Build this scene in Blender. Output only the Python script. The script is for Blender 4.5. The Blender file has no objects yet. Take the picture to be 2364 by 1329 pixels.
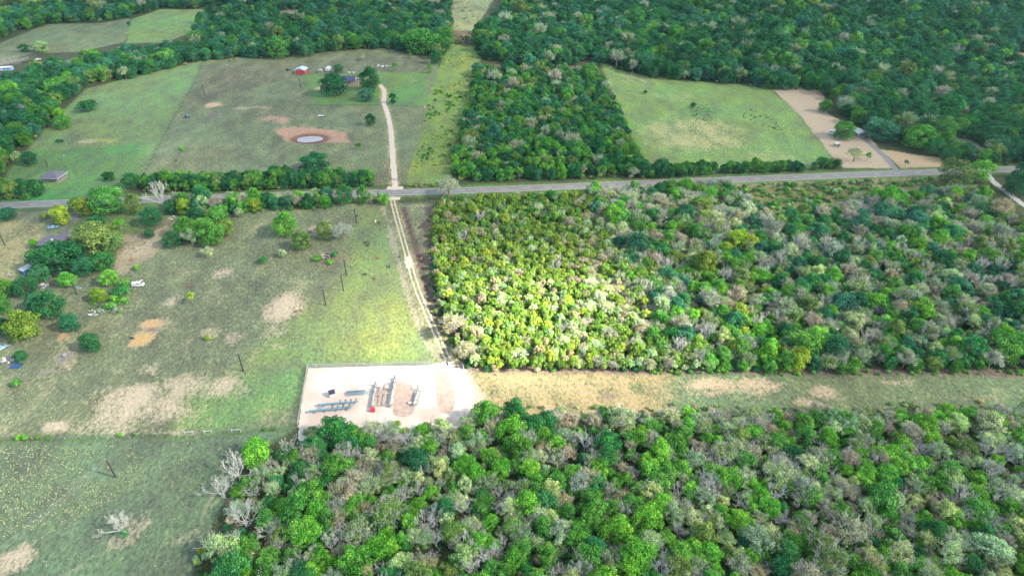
import bpy, math, random
import numpy as np
from mathutils import Vector, Matrix

R = math.radians
scn = bpy.context.scene
col = scn.collection
W0, H0 = 2364.0, 1329.0
F = 1540.0; P = R(35.0); HC = 170.0

# ------------------------------------------------------------------ camera
cam = bpy.data.cameras.new('camera'); co = bpy.data.objects.new('camera', cam); col.objects.link(co)
cam.sensor_width = 36.0; cam.lens = 36.0 * F / W0
cam.clip_start = 1.0; cam.clip_end = 12000
co.location = (0, 0, HC); co.rotation_euler = (math.pi/2 - P, 0, 0)
scn.camera = co
# ------------------------------------------------------------------ world + sun
SUN_EL, SUN_AZ = 36.0, 107.0      # azimuth clockwise from +Y
w = bpy.data.worlds.new('World'); scn.world = w; w.use_nodes = True
nt = w.node_tree; bg = nt.nodes['Background']
sky = nt.nodes.new('ShaderNodeTexSky'); sky.sky_type = 'NISHITA'; sky.sun_disc = False
sky.sun_elevation = R(SUN_EL); sky.sun_rotation = R(SUN_AZ); sky.air_density = 1.0; sky.dust_density = 3.0
nt.links.new(sky.outputs[0], bg.inputs[0]); bg.inputs[1].default_value = 0.055
sd = bpy.data.lights.new('sun', 'SUN'); sd.energy = 5.0; sd.angle = R(3); sd.color = (1.0, 0.91, 0.72)
so = bpy.data.objects.new('sun', sd); col.objects.link(so)
sdir = Vector((math.sin(R(SUN_AZ))*math.cos(R(SUN_EL)), math.cos(R(SUN_AZ))*math.cos(R(SUN_EL)), math.sin(R(SUN_EL))))
so.rotation_euler = sdir.to_track_quat('Z', 'Y').to_euler(); so.location = (300, -100, 500)
vs = scn.view_settings; vs.view_transform = 'Standard'; vs.look = 'None'; vs.gamma = 1; vs.use_curve_mapping = False
vs.exposure = 3.8

# ------------------------------------------------------------------ helpers
def G(x, y, z=0.0):
    "ground point seen at photo pixel x,y"
    u = x - W0/2; v = y - H0/2
    d = (HC - z) / (math.sin(P) + v/F*math.cos(P))
    return Vector((u/F*d, d*(math.cos(P) - v/F*math.sin(P)), z))
def pxm(y):
    return F/HC*(math.sin(P) + (y-H0/2)/F*math.cos(P))     # px per metre across at ground row y
def vpx(y):
    v = y-H0/2
    return (math.sin(P)+v/F*math.cos(P))*(F*math.cos(P)-v*math.sin(P))/HC   # px per metre of height
def tag(o, label=None, cat=None, group=None, kind=None):
    if label: o['label'] = label
    if cat: o['category'] = cat
    if group: o['group'] = group
    if kind: o['kind'] = kind
    return o
def empty(name, loc, rz=0.0, sc=1.0):
    o = bpy.data.objects.new(name, None); col.objects.link(o)
    o.location = loc; o.rotation_euler = (0, 0, rz); o.scale = (sc, sc, sc); o.empty_display_size = .3
    return o
class MB:
    def __init__(s): s.v = []; s.f = []; s.mi = []
    def add(s, vs_, fs, m=0):
        n = len(s.v); s.v += [tuple(p) for p in vs_]; s.f += [tuple(i+n for i in f) for f in fs]; s.mi += [m]*len(fs)
    def box(s, c, d, rz=0, m=0, taper=1.0, rx=0):
        x, y, z = d[0]/2, d[1]/2, d[2]/2
        vs_ = [Vector((a*x*(taper if k > 0 else 1), b*y*(taper if k > 0 else 1), k*z)) for k in (-1, 1) for a, b in ((-1,-1),(1,-1),(1,1),(-1,1))]
        M = Matrix.Rotation(rz, 3, 'Z') @ Matrix.Rotation(rx, 3, 'X')
        s.add([M @ p + Vector(c) for p in vs_], [(3,2,1,0),(4,5,6,7),(0,1,5,4),(1,2,6,5),(2,3,7,6),(3,0,4,7)], m)
    def tube(s, a, b, r0, r1=None, n=6, m=0, cap=False):
        r1 = r0 if r1 is None else r1
        a = Vector(a); b = Vector(b); d = (b-a)
        if d.length < 1e-6: return
        d.normalize(); u = d.orthogonal().normalized(); w_ = d.cross(u)
        vs_ = [a + (u*math.cos(t)+w_*math.sin(t))*r0 for t in [2*math.pi*k/n for k in range(n)]] + \
              [b + (u*math.cos(t)+w_*math.sin(t))*r1 for t in [2*math.pi*k/n for k in range(n)]]
        fs = [(k, (k+1) % n, n+(k+1) % n, n+k) for k in range(n)]
        if cap: fs += [tuple(range(n-1, -1, -1)), tuple(range(n, 2*n))]
        s.add(vs_, fs, m)
    def dome(s, c, rx, ry, rz, n=10, k=5, full=True, m=0):
        vs_ = []; lo = -k if full else 0
        for i in range(lo, k+1):
            t = i/k*math.pi/2
            for j in range(n):
                a = 2*math.pi*j/n
                vs_.append((c[0]+rx*math.cos(t)*math.cos(a), c[1]+ry*math.cos(t)*math.sin(a), c[2]+rz*math.sin(t)))
        rows = k-lo
        s.add(vs_, [(i*n+j, i*n+(j+1) % n, (i+1)*n+(j+1) % n, (i+1)*n+j) for i in range(rows) for j in range(n)], m)
    def build(s, name, mats, parent=None, smooth=False):
        me = bpy.data.meshes.new(name); me.from_pydata(s.v, [], s.f)
        mats = mats if isinstance(mats, (list, tuple)) else [mats]
        for m in mats: me.materials.append(m)
        if len(mats) > 1: me.polygons.foreach_set('material_index', s.mi)
        if smooth: me.polygons.foreach_set('use_smooth', [True]*len(me.polygons))
        o = bpy.data.objects.new(name, me); col.objects.link(o)
        if parent: o.parent = parent
        return o
# materials
def mat(name, c, rough=.8, metal=0.0, var=.25, scale=1.0, bump=0.0, c2=None, spec=None):
    m = bpy.data.materials.new(name); m.use_nodes = True; n = m.node_tree.nodes; l = m.node_tree.links
    b = n['Principled BSDF']; b.inputs['Roughness'].default_value = rough; b.inputs['Metallic'].default_value = metal
    tc = n.new('ShaderNodeTexCoord'); no = n.new('ShaderNodeTexNoise'); no.inputs['Scale'].default_value = scale
    no.inputs['Detail'].default_value = 6; no.inputs['Roughness'].default_value = .65
    l.new(tc.outputs['Object'], no.inputs['Vector'])
    r = n.new('ShaderNodeValToRGB'); r.color_ramp.elements[0].position = .33; r.color_ramp.elements[1].position = .67
    c2 = c2 or tuple(min(1, x*(1+var)) for x in c)
    r.color_ramp.elements[0].color = (*[x*(1-var) for x in c], 1); r.color_ramp.elements[1].color = (*c2, 1)
    l.new(no.outputs[0], r.inputs[0]); l.new(r.outputs[0], b.inputs['Base Color'])
    if bump:
        bu = n.new('ShaderNodeBump'); bu.inputs['Strength'].default_value = bump; bu.inputs['Distance'].default_value = .2
        l.new(no.outputs[0], bu.inputs['Height']); l.new(bu.outputs[0], b.inputs['Normal'])
    return m
M = {}
M['white'] = mat('white_metal', (.40,.41,.43), .45, .1, .08, .8)
M['whiteroof'] = mat('white_roof', (.26,.31,.36), .4, .1, .12, .5)
M['red'] = mat('red_siding', (.24,.02,.035), .6, 0, .15, 1)
M['greyroof'] = mat('grey_shingle', (.075,.075,.10), .85, 0, .3, 1.5)
M['brick'] = mat('brick', (.16,.11,.09), .85, 0, .2, 3)
M['darkblue'] = mat('blue_roof', (.02,.035,.09), .5, .1, .3, .6)
M['tanroof'] = mat('tan_roof', (.24,.21,.18), .8, 0, .25, .6)
M['glass'] = mat('dark_glass', (.02,.03,.04), .1, 0, .1, 1)
M['rubber'] = mat('rubber', (.02,.02,.02), .8, 0, .1, 1)
M['carblue'] = mat('pale_blue_paint', (.16,.27,.38), .25, .2, .05, 1)
M['cyanpaint'] = mat('blue_paint', (.05,.16,.32), .3, .1, .15, 1)
M['pipe'] = mat('galvanised_pipe', (.22,.25,.28), .4, .3, .15, 2)
M['bluepipe'] = mat('blue_grey_pipe', (.10,.19,.26), .45, .1, .2, 2)
M['wood'] = mat('pole_wood', (.022,.018,.016), .9, 0, .3, 3)
M['post'] = mat('pale_post', (.25,.235,.2), .9, 0, .3, 3)
M['concrete'] = mat('concrete', (.2,.19,.18), .9, 0, .15, .6)
M['darkmetal'] = mat('dark_metal', (.06,.07,.09), .5, .3, .3, 1)
M['solar'] = mat('solar_cell', (.02,.018,.05), .2, .2, .1, 1)
M['bark'] = mat('bark', (.13,.10,.08), .9, 0, .3, 3)
M['palebark'] = mat('weathered_bare_wood', (.31,.32,.305), .9, 0, .25, 1.2)
M['black'] = mat('black_hide', (.012,.011,.011), .7, 0, .2, 3)
M['brown'] = mat('red_brown_hide', (.2,.07,.03), .8, 0, .25, 3)
M['hidewhite'] = mat('white_hide', (.35,.33,.3), .8, 0, .15, 3)
M['wire'] = mat('cable', (.12,.13,.135), .5, .3, .1, 1)

def leafmat(name):
    m = bpy.data.materials.new(name); m.use_nodes = True; n = m.node_tree.nodes; l = m.node_tree.links
    n.remove(n['Principled BSDF']); out = n['Material Output']
    at = n.new('ShaderNodeAttribute'); at.attribute_type = 'INSTANCER'; at.attribute_name = 'tint'
    rn = n.new('ShaderNodeAttribute'); rn.attribute_type = 'GEOMETRY'; rn.attribute_name = 'rnd'
    hs = n.new('ShaderNodeHueSaturation')
    mr = n.new('ShaderNodeMapRange'); mr.inputs[3].default_value = .3; mr.inputs[4].default_value = 2.05
    mh = n.new('ShaderNodeMapRange'); mh.inputs[3].default_value = .53; mh.inputs[4].default_value = .475
    l.new(rn.outputs['Fac'], mr.inputs[0]); l.new(rn.outputs['Fac'], mh.inputs[0])
    l.new(at.outputs['Color'], hs.inputs['Color']); l.new(mr.outputs[0], hs.inputs['Value']); l.new(mh.outputs[0], hs.inputs['Hue'])
    d = n.new('ShaderNodeBsdfDiffuse'); t = n.new('ShaderNodeBsdfTranslucent'); mx = n.new('ShaderNodeMixShader'); mx.inputs[0].default_value = .14
    l.new(hs.outputs[0], d.inputs[0]); l.new(hs.outputs[0], t.inputs[0])
    l.new(d.outputs[0], mx.inputs[1]); l.new(t.outputs[0], mx.inputs[2]); l.new(mx.outputs[0], out.inputs[0])
    return m
M['leaf'] = leafmat('leaf')

# ------------------------------------------------------------------ value noise for python-side masks
_r = np.random.RandomState(7); _tab = _r.rand(512, 512)
def vnoise(x, y, s):
    x = np.asarray(x)/s + 97.3; y = np.asarray(y)/s + 41.7
    xi = np.floor(x).astype(int); yi = np.floor(y).astype(int); fx = x-xi; fy = y-yi
    fx = fx*fx*(3-2*fx); fy = fy*fy*(3-2*fy)
    g = lambda a, b: _tab[a % 512, b % 512]
    return (g(xi,yi)*(1-fx)+g(xi+1,yi)*fx)*(1-fy)+(g(xi,yi+1)*(1-fx)+g(xi+1,yi+1)*fx)*fy
def fbm(x, y, s): return .55*vnoise(x,y,s)+.28*vnoise(x,y,s*.47)+.17*vnoise(x,y,s*.21)
def wp(pts): return [tuple(G(*p)[:2]) for p in pts]
def sdist(X, Y, poly):
    "signed distance, positive inside"
    d = np.full(X.shape, 1e9); ins = np.zeros(X.shape, bool); n = len(poly)
    for i in range(n):
        ax, ay = poly[i]; bx, by = poly[(i+1) % n]
        ex, ey = bx-ax, by-ay; t = np.clip(((X-ax)*ex+(Y-ay)*ey)/(ex*ex+ey*ey+1e-9), 0, 1)
        d = np.minimum(d, np.hypot(X-ax-t*ex, Y-ay-t*ey))
        c = ((ay > Y) != (by > Y)) & (X < (bx-ax)*(Y-ay)/((by-ay) if by != ay else 1e-9)+ax)
        ins ^= c
    return np.where(ins, d, -d)
def pldist(X, Y, pl):
    d = np.full(X.shape, 1e9)
    for (ax, ay), (bx, by) in zip(pl[:-1], pl[1:]):
        ex, ey = bx-ax, by-ay; t = np.clip(((X-ax)*ex+(Y-ay)*ey)/(ex*ex+ey*ey+1e-9), 0, 1)
        d = np.minimum(d, np.hypot(X-ax-t*ex, Y-ay-t*ey))
    return d
def sst(x): x = np.clip(x, 0, 1); return x*x*(3-2*x)

def smooth_line(pts, it=3):
    for _ in range(it):
        q = [pts[0]]
        for a, b in zip(pts[:-1], pts[1:]):
            q += [tuple(.75*a[k]+.25*b[k] for k in range(2)), tuple(.25*a[k]+.75*b[k] for k in range(2))]
        q.append(pts[-1]); pts = q
    return pts
ROAD = smooth_line(wp([(-500,498),(0,474),(400,458),(700,448.6),(1008,443),(1764,411.5),(2180,396),(2364,390),(2800,377)]), 2)
DRIVE = smooth_line(wp([(826,191),(866,190),(882,200),(889,215),(884,235),(895,262),(903,300),(905,330),(908,380),(911,412),(913,438)]), 2)
TRACK = smooth_line(wp([(904,453),(909,475),(915,500),(925,533),(938,580),(946,612),(960,660),(980,710),(1000,755),(1020,800),(1040,842)]), 2)
SIDE = smooth_line(wp([(885,478),(893,505),(903,540),(913,580),(925,615),(937,660),(952,705),(968,755),(1000,815),(1025,835)]), 2)
DITCH = smooth_line(wp([(930,483),(938,505),(950,545),(960,580),(971,612),(980,650),(990,690),(1002,730)]), 2)
RDRIVE = smooth_line(wp([(1992,318),(2006,330),(2030,350),(2050,370),(2072,396)]), 2)
WROAD = smooth_line(wp([(2278,400),(2290,418),(2325,444),(2364,474),(2450,535)]), 2)
HDRIVE = smooth_line(wp([(150,545),(158,530),(170,508),(180,490),(195,470),(207,458)]), 2)

# ------------------------------------------------------------------ ground
def axis(a, b, st, ext):
    c = list(np.arange(a, b+st/2, st)); o = []; d = st*2; x = b
    while x < ext: x += d; d *= 1.6; o.append(x)
    l = []; d = st*2; x = a
    while x > -ext: x -= d; d *= 1.6; l.append(x)
    return np.array(l[::-1]+c+o)
def ground():
    xs = axis(-620, 620, 1.6, 6000); ys = axis(70, 860, 1.5, 6000)
    X, Y = np.meshgrid(xs, ys); nx, ny = len(xs), len(ys); X = X.ravel(); Y = Y.ravel()
    Xn = X + (fbm(X, Y, 14)-.5)*7; Yn = Y + (fbm(X+500, Y, 14)-.5)*7
    base = np.tile(np.array([.06,.075,.035]), (X.size, 1)); soil = np.tile(np.array([.40,.34,.25]), (X.size, 1)); bare = np.full(X.size, .12)
    Z = np.zeros(X.size)
    def lay(mask, g=None, b=None, s=None):
        nonlocal base, soil, bare
        m = mask[:, None]
        if g is not None: base = base*(1-m)+np.array(g)*m
        if s is not None: soil = soil*(1-m)+np.array(s)*m
        if b is not None: bare = bare*(1-mask)+b*mask
    def poly(pts, g=None, b=None, s=None, fe=2.0, warp=.35):
        lay(sst(sdist(X+(Xn-X)*warp, Y+(Yn-Y)*warp, wp(pts))/fe+.5), g, b, s)
    def spot(x, y, rx, ry, b=.9, s=None, g=None, hard=.8):
        c = G(x, y); r1 = rx/pxm(y); r2 = abs(G(x, y-ry)[1]-G(x, y+ry)[1])/2
        d = np.hypot((Xn-c[0])/r1, (Yn-c[1])/r2)
        lay(sst((1.25-d)/hard), g, b, s)
    def line(pl, wd, g=None, b=None, s=None, fe=1.5):
        lay(sst((wd-pldist(X+(Xn-X)*.15, Y+(Yn-Y)*.15, pl))/fe+.5), g, b, s)
    TAN = (.45,.38,.28)
    # lower left pastures
    poly([(-500,520),(0,488),(400,478),(870,468),(1000,470),(1000,560),(1000,700),(1050,838),(705,848),(688,985),(0,1015),(-500,1040)], (.145,.175,.105), .35, TAN)
    poly([(-500,1040),(0,1015),(688,985),(560,1060),(500,1200),(440,1340),(400,1700),(-500,1700)], (.115,.17,.105), .25, TAN)
    poly([(-100,500),(100,515),(95,560),(60,600),(20,680),(-200,700)], (.22,.23,.10), .52, (.46,.4,.24), 4)
    poly([(100,470),(420,470),(400,490),(290,560),(260,620),(170,640),(170,530)], (.10,.16,.06), .3, TAN, 4)
    poly([(280,540),(345,545),(395,500),(380,560),(340,600),(265,640)], (.2,.2,.12), .68, (.4,.35,.25), 4)
    poly([(830,480),(885,485),(905,560),(935,650),(985,790),(1000,838),(715,846),(560,840),(640,760),(760,680),(800,620)], (.15,.21,.085), .22, (.42,.42,.2), 16)
    poly([(800,720),(940,700),(985,800),(985,836),(780,840)], (.19,.25,.085), .36, (.48,.45,.22), 22)
    poly([(560,860),(700,850),(690,930),(560,985),(400,1000),(420,900)], (.14,.23,.085), .35, TAN, 8)
    for a in [(650,710,52,38,.8),(640,760,50,20,.55),(470,900,80,30,.55),(250,990,120,18,.5),(610,770,20,20,.5),(545,777,22,20,.66),(515,628,22,14,.7),(400,697,22,15,.62),(340,855,26,16,.6),(300,925,80,45,.72),(430,885,60,25,.62),
              (520,885,42,20,.66),(130,985,48,18,.66),(380,950,80,30,.66),(270,965,60,25,.66),(150,845,16,14,.65),(480,770,26,12,.55),(560,905,30,20,.6),(360,1000,120,9,.6),
              (40,1290,60,40,.72),(320,1205,40,45,.6),(285,1240,40,25,.6),(230,900,22,12,.52),(440,1240,45,22,.45),(320,575,30,20,.6),(640,800,40,14,.45),(725,530,16,16,.62)]:
        spot(a[0],a[1],a[2],a[3],a[4],(.56,.48,.36))
    spot(350,752,32,15,.93,(.62,.42,.22)); spot(328,786,34,18,.95,(.62,.42,.2)); spot(355,768,22,5,.8,(.25,.2,.18)); spot(150,775,18,9,.8,(.5,.3,.17))
    spot(150,825,20,12,.7,(.24,.23,.25)); spot(105,855,24,10,.6,(.24,.24,.25)); spot(300,750,22,14,.5,(.22,.2,.18)); spot(770,600,42,24,.55,(.3,.22,.15)); spot(235,1235,22,18,.6,(.2,.17,.14))
    spot(458,998,12,8,.95,(.27,.22,.21))
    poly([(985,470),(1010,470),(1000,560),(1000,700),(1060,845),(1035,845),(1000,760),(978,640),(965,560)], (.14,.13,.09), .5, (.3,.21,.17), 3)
    # centre lane surroundings
    line(SIDE, 1.5, None, .68, (.38,.34,.28)); line(DITCH, 2.0, (.07,.065,.05), .75, (.13,.10,.085)); line(TRACK, 2.6, (.16,.18,.08), .45, (.5,.42,.3), 2)
    # upper left fields
    poly([(0,450),(20,400),(110,290),(200,205),(310,178),(470,138),(440,200),(330,408),(270,440)], (.15,.23,.095), .25, (.4,.38,.22))
    poly([(0,465),(20,400),(60,350),(330,330),(330,410),(260,455)], (.095,.205,.07), .2, (.35,.35,.15), 10)
    spot(230,325,60,6,.6,(.38,.42,.12)); spot(205,328,26,4,.8,(.46,.4,.3)); spot(70,335,30,12,.5,(.42,.36,.26)); spot(120,415,60,22,.1,None,(.13,.25,.07))
    poly([(326,405),(442,198),(470,140),(620,128),(880,110),(1010,140),(1015,170),(985,240),(975,300),(940,425),(870,428),(330,434)], (.14,.175,.10), .35, (.37,.33,.24))
    poly([(700,170),(990,165),(985,240),(960,245),(720,243)], (.11,.21,.065), .2, (.45,.42,.2), 5)
    poly([(480,150),(1000,130),(1000,165),(700,172),(470,235),(430,240)], (.13,.145,.09), .4, (.3,.27,.2), 6)
    for a in [(495,241,24,8,.95,(.62,.46,.28)),(485,268,22,6,.8,(.16,.15,.17)),(575,250,60,4,.66,(.45,.38,.27)),(640,262,90,8,.4,(.3,.28,.24)),(630,279,34,13,.92,(.56,.36,.25)),(860,180,26,6,.8,(.46,.38,.3)),
              (735,205,18,5,.75,(.5,.42,.28)),(812,195,24,7,.85,(.5,.38,.26)),(895,365,6,60,.55,(.42,.36,.22)),(960,185,30,12,.4,(.42,.38,.24)),(560,300,90,30,.3,(.34,.3,.22))]:
        spot(*a)
    PD = wp([(628,300),(648,294),(700,291),(770,297),(800,306),(818,325),(815,333),(760,332),(700,331),(655,325),(635,312)])
    dp = sdist(X, Y, PD); lay(sst((dp+(fbm(X,Y,6)-.5)*4)/4), None, .82, (.52,.33,.24))
    c = G(714,318); dd = np.hypot((X-c[0])/11.5, (Y-c[1])/8.5); lay(sst((1.35-dd)/.4), (.1,.07,.06), .98, (.24,.13,.10))
    Z -= 1.6*sst((1.9-dd)/1.3); Z += .8*np.exp(-((dp+1)/2.5)**2)
    # utility strip, right fields
    poly([(1045,100),(1112,108),(1100,190),(1060,300),(1040,425),(935,425),(975,300),(985,240),(1012,165),(1030,120)], (.15,.235,.055), .36, (.42,.38,.18))
    poly([(1040,-70),(1180,-70),(1090,80),(1044,78)], (.25,.29,.14), .4, (.5,.48,.3))
    poly([(1042,70),(1092,72),(1085,98),(1040,100)], (.13,.1,.07), .6, (.25,.18,.12))
    poly([(1385,140),(1440,165),(1600,188),(1770,200),(1840,262),(1925,365),(1880,388),(1700,392),(1480,376),(1440,290),(1410,210)], (.16,.265,.085), .3, (.48,.47,.24))
    spot(1600,310,150,42,.62,(.52,.49,.25)); spot(1480,180,60,16,.5,(.46,.42,.3)); spot(1560,220,60,14,.42,(.4,.38,.26)); spot(1780,360,70,20,.5,(.5,.5,.22)); spot(1460,330,22,60,.1,None,(.14,.27,.06)); spot(1620,255,40,16,.2,None,(.12,.2,.07))
    poly([(1772,198),(1895,203),(1912,262),(1960,290),(2010,320),(2065,390),(1945,388),(1925,365),(1842,262)], (.3,.28,.15), .95, (.55,.45,.34))
    poly([(2030,345),(2170,365),(2180,388),(2085,390)], (.3,.28,.12), .93, (.55,.42,.28))
    poly([(2165,128),(2400,120),(2400,165),(2200,160)], (.17,.18,.13), .4, (.28,.24,.19)); poly([(2100,255),(2200,300),(2280,345),(2240,350),(2120,300)], (.2,.22,.2), .3)
    poly([(1680,425),(2190,404),(2230,440),(2000,480),(1900,505),(1790,530),(1700,470)], (.13,.155,.055), .45, (.25,.19,.11)); poly([(1690,420),(2180,403),(2180,414),(1700,432)], (.16,.2,.08), .66, (.38,.29,.22), 2)
    poly([(1075,848),(1500,862),(2500,858),(2500,1000),(1060,985)], (.13,.185,.10), .3, (.42,.36,.25)); poly([(1075,848),(1560,856),(1540,980),(1060,985)], (.17,.18,.08), .66, (.42,.33,.19), 16, 1.2)
    for a in [(1640,890,70,18,.82),(1760,895,60,22,.8),(1900,905,40,14,.76),(1870,930,50,14,.72),(2080,880,60,10,.55),(2250,920,80,8,.5)]: spot(*a, (.52,.42,.3))
    poly([(1075,850),(2500,850),(2500,868),(1075,861)], (.12,.1,.09), .6, (.22,.17,.15), 2); spot(1470,895,22,12,.25,None,(.13,.18,.08)); spot(1400,915,20,14,.7,(.26,.2,.16))  # long dark band: shade beneath the wood's front trees, painted into the ground colour
    # far left fields
    poly([(0,100),(110,56),(230,54),(300,42),(303,62),(285,98),(180,120),(70,125),(0,150),(-80,160)], (.15,.205,.09), .42, (.34,.3,.2))
    poly([(290,100),(304,45),(370,22),(470,22),(480,45),(430,80),(380,98)], (.17,.27,.08), .3, (.46,.42,.28)); spot(30,140,50,14,.55,(.4,.36,.3))
    poly([(510,25),(590,20),(720,12),(830,14),(800,40),(700,52),(560,52),(500,44)], (.2,.18,.1), .6, (.36,.3,.23)); poly([(-200,40),(0,25),(90,5),(150,-60),(-200,-60)], (.1,.26,.05), .1)
    poly([(1000,838),(1060,835),(1085,850),(1112,905),(1100,960),(1000,1010),(680,1020),(690,960)], None, .8, (.6,.5,.42), 3, .8)
    # cattle trails and faint vehicle tracks
    for pts in ([(175,680),(200,760),(150,850),(60,960),(20,1010)],[(440,700),(445,760),(420,850),(455,1000)],[(600,640),(640,740),(560,860),(470,990)],[(320,600),(400,620),(560,640),(740,650),(880,700)],[(470,268),(560,258),(640,262),(700,268),(880,290)],
                [(458,1010),(400,1120),(300,1235),(140,1330)],[(500,1020),(520,1080),(440,1250)],[(250,330),(180,370),(100,380),(20,410)],[(1130,900),(1400,885),(1700,905),(2364,900)],[(1120,915),(1400,900),(1700,922),(2364,915)],[(240,760),(120,860),(0,905)],[(690,200),(690,240),(560,330),(440,420)]):
        line(smooth_line(wp(pts), 3), .45, None, .55, (.38,.33,.24), 1.6)
    # verges
    rd = pldist(X, Y, ROAD); opn = 1.0
    lay(sst((9-rd)/4)*.8, (.10,.185,.055), .25, (.42,.34,.25)); lay(sst((4.6-rd)/1.2), None, .62, (.4,.34,.28))
    poly([(0,484),(0,455),(170,446),(165,455)], (.06,.24,.045), .05, None, 3)
    line(DRIVE, 3.2, (.2,.24,.1), .5, (.5,.38,.28), 2)
    for pl, c_ in ((wp([(328,404),(400,270),(442,200),(466,146)]), (.07,.12,.045)), (wp([(0,1015),(300,1011),(560,998),(690,985)]), (.08,.13,.04)), (wp([(700,243),(880,243),(985,247)]), (.06,.1,.04))):
        line(pl, .5, c_, .05, None, 1.2)
    # fine relief
    Z += (fbm(X, Y, 25)-.5)*.25 * sst((rd-5)/6)*sst((pldist(X,Y,TRACK)-3)/4)*sst((pldist(X,Y,DRIVE)-3)/4)*sst((-sdist(X,Y,wp(PADP))-2)/4)*sst((pldist(X,Y,RDRIVE)-4)/4)*sst((pldist(X,Y,WROAD)-4)/4)
    Z -= .12*sst((1.5-pldist(X,Y,DITCH))/1.0)*4
    me = bpy.data.meshes.new('ground'); nv = nx*ny
    me.vertices.add(nv); me.vertices.foreach_set('co', np.column_stack([X, Y, Z]).ravel().astype(np.float32))
    i = np.arange((ny-1)*(nx-1)); a = (i//(nx-1))*nx + i % (nx-1)
    q = np.column_stack([a, a+1, a+nx+1, a+nx]).ravel().astype(np.int32); nf = len(i)
    me.loops.add(nf*4); me.loops.foreach_set('vertex_index', q); me.polygons.add(nf)
    me.polygons.foreach_set('loop_start', (np.arange(nf)*4).astype(np.int32)); me.polygons.foreach_set('use_smooth', np.ones(nf, bool))
    me.update()
    for nm, ar in (('gcol', base), ('scol', soil)):
        ar = ar*(np.array([.61,.61,.58]) if nm == 'gcol' else .5); t = me.attributes.new(nm, 'FLOAT_COLOR', 'POINT'); t.data.foreach_set('color', np.column_stack([ar, np.ones(nv)]).ravel().astype(np.float32))
    t = me.attributes.new('bare', 'FLOAT', 'POINT'); t.data.foreach_set('value', bare.astype(np.float32))
    m = bpy.data.materials.new('ground'); m.use_nodes = True; n = m.node_tree.nodes; l = m.node_tree.links; b = n['Principled BSDF']
    b.inputs['Roughness'].default_value = .95; b.inputs['Specular IOR Level'].default_value = .15
    tc = n.new('ShaderNodeTexCoord')
    def noise(s, det=5, ro=.6, stretch=None):
        o = n.new('ShaderNodeTexNoise'); o.inputs['Scale'].default_value = s; o.inputs['Detail'].default_value = det; o.inputs['Roughness'].default_value = ro
        if stretch:
            mp = n.new('ShaderNodeMapping'); mp.inputs['Scale'].default_value = stretch; mp.inputs['Rotation'].default_value = (0,0,.5); l.new(tc.outputs['Object'], mp.inputs[0]); l.new(mp.outputs[0], o.inputs['Vector'])
        else: l.new(tc.outputs['Object'], o.inputs['Vector'])
        return o.outputs[0]
    def math_(op, a, b_=None, c=None):
        o = n.new('ShaderNodeMath'); o.operation = op
        for k, v_ in enumerate((a, b_, c)):
            if v_ is None: continue
            if isinstance(v_, (int, float)): o.inputs[k].default_value = v_
            else: l.new(v_, o.inputs[k])
        return o.outputs[0]
    def maprange(v_, a, b_, c, d):
        o = n.new('ShaderNodeMapRange'); l.new(v_, o.inputs[0])
        for k, q_ in enumerate((a, b_, c, d)): o.inputs[k+1].default_value = q_
        return o.outputs[0]
    def attr(nm):
        o = n.new('ShaderNodeAttribute'); o.attribute_name = nm; return o
    def mix(f, a, b_, mode='MIX'):
        o = n.new('ShaderNodeMix'); o.data_type = 'RGBA'; o.blend_type = mode
        if isinstance(f, float): o.inputs[0].default_value = f
        else: l.new(f, o.inputs[0])
        l.new(a, o.inputs[6]); l.new(b_, o.inputs[7]); return o.outputs[2]
    nb = noise(.09, 10, .72, (1,.55,1)); nf_ = noise(.9, 6, .75, (1,.6,1)); nt_ = noise(2.2, 3, .7); nl = noise(.02, 4, .6)
    f = math_('ADD', attr('bare').outputs['Fac'], math_('MULTIPLY', math_('SUBTRACT', nb, .5), 1.3))
    f = math_('ADD', f, math_('MULTIPLY', math_('SUBTRACT', nf_, .5), 1.0))
    f = maprange(f, .42, .74, 0, .95)
    hs = n.new('ShaderNodeHueSaturation'); l.new(attr('gcol').outputs['Color'], hs.inputs['Color'])
    l.new(math_('MULTIPLY', maprange(nf_, .3, .7, .4, 1.65), math_('MULTIPLY', maprange(nb, .35, .65, .7, 1.28), maprange(nl, .35, .65, .88, 1.12))), hs.inputs['Value']); l.new(maprange(nl, .35, .65, .475, .53), hs.inputs['Hue']); l.new(maprange(nb, .35, .65, .72, 1.15), hs.inputs['Saturation'])
    h2 = n.new('ShaderNodeHueSaturation'); l.new(attr('scol').outputs['Color'], h2.inputs['Color']); l.new(math_('MULTIPLY', maprange(nt_, .3, .7, .6, 1.35), maprange(nf_, .3, .7, .75, 1.25)), h2.inputs['Value'])
    l.new(mix(f, hs.outputs[0], h2.outputs[0]), b.inputs['Base Color'])
    bu = n.new('ShaderNodeBump'); bu.inputs['Strength'].default_value = .6; bu.inputs['Distance'].default_value = .35; l.new(nf_, bu.inputs['Height']); l.new(bu.outputs[0], b.inputs['Normal'])
    me.materials.append(m)
    o = bpy.data.objects.new('ground', me); col.objects.link(o); tag(o, kind='structure')
PADP = [(712,849),(860,845),(1003,842),(1025,834),(1045,836),(1068,852),(1086,880),(1096,908),(1092,930),(1070,985),(1000,1010),(690,1030),(688,985),(700,910)]
ground()

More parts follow.
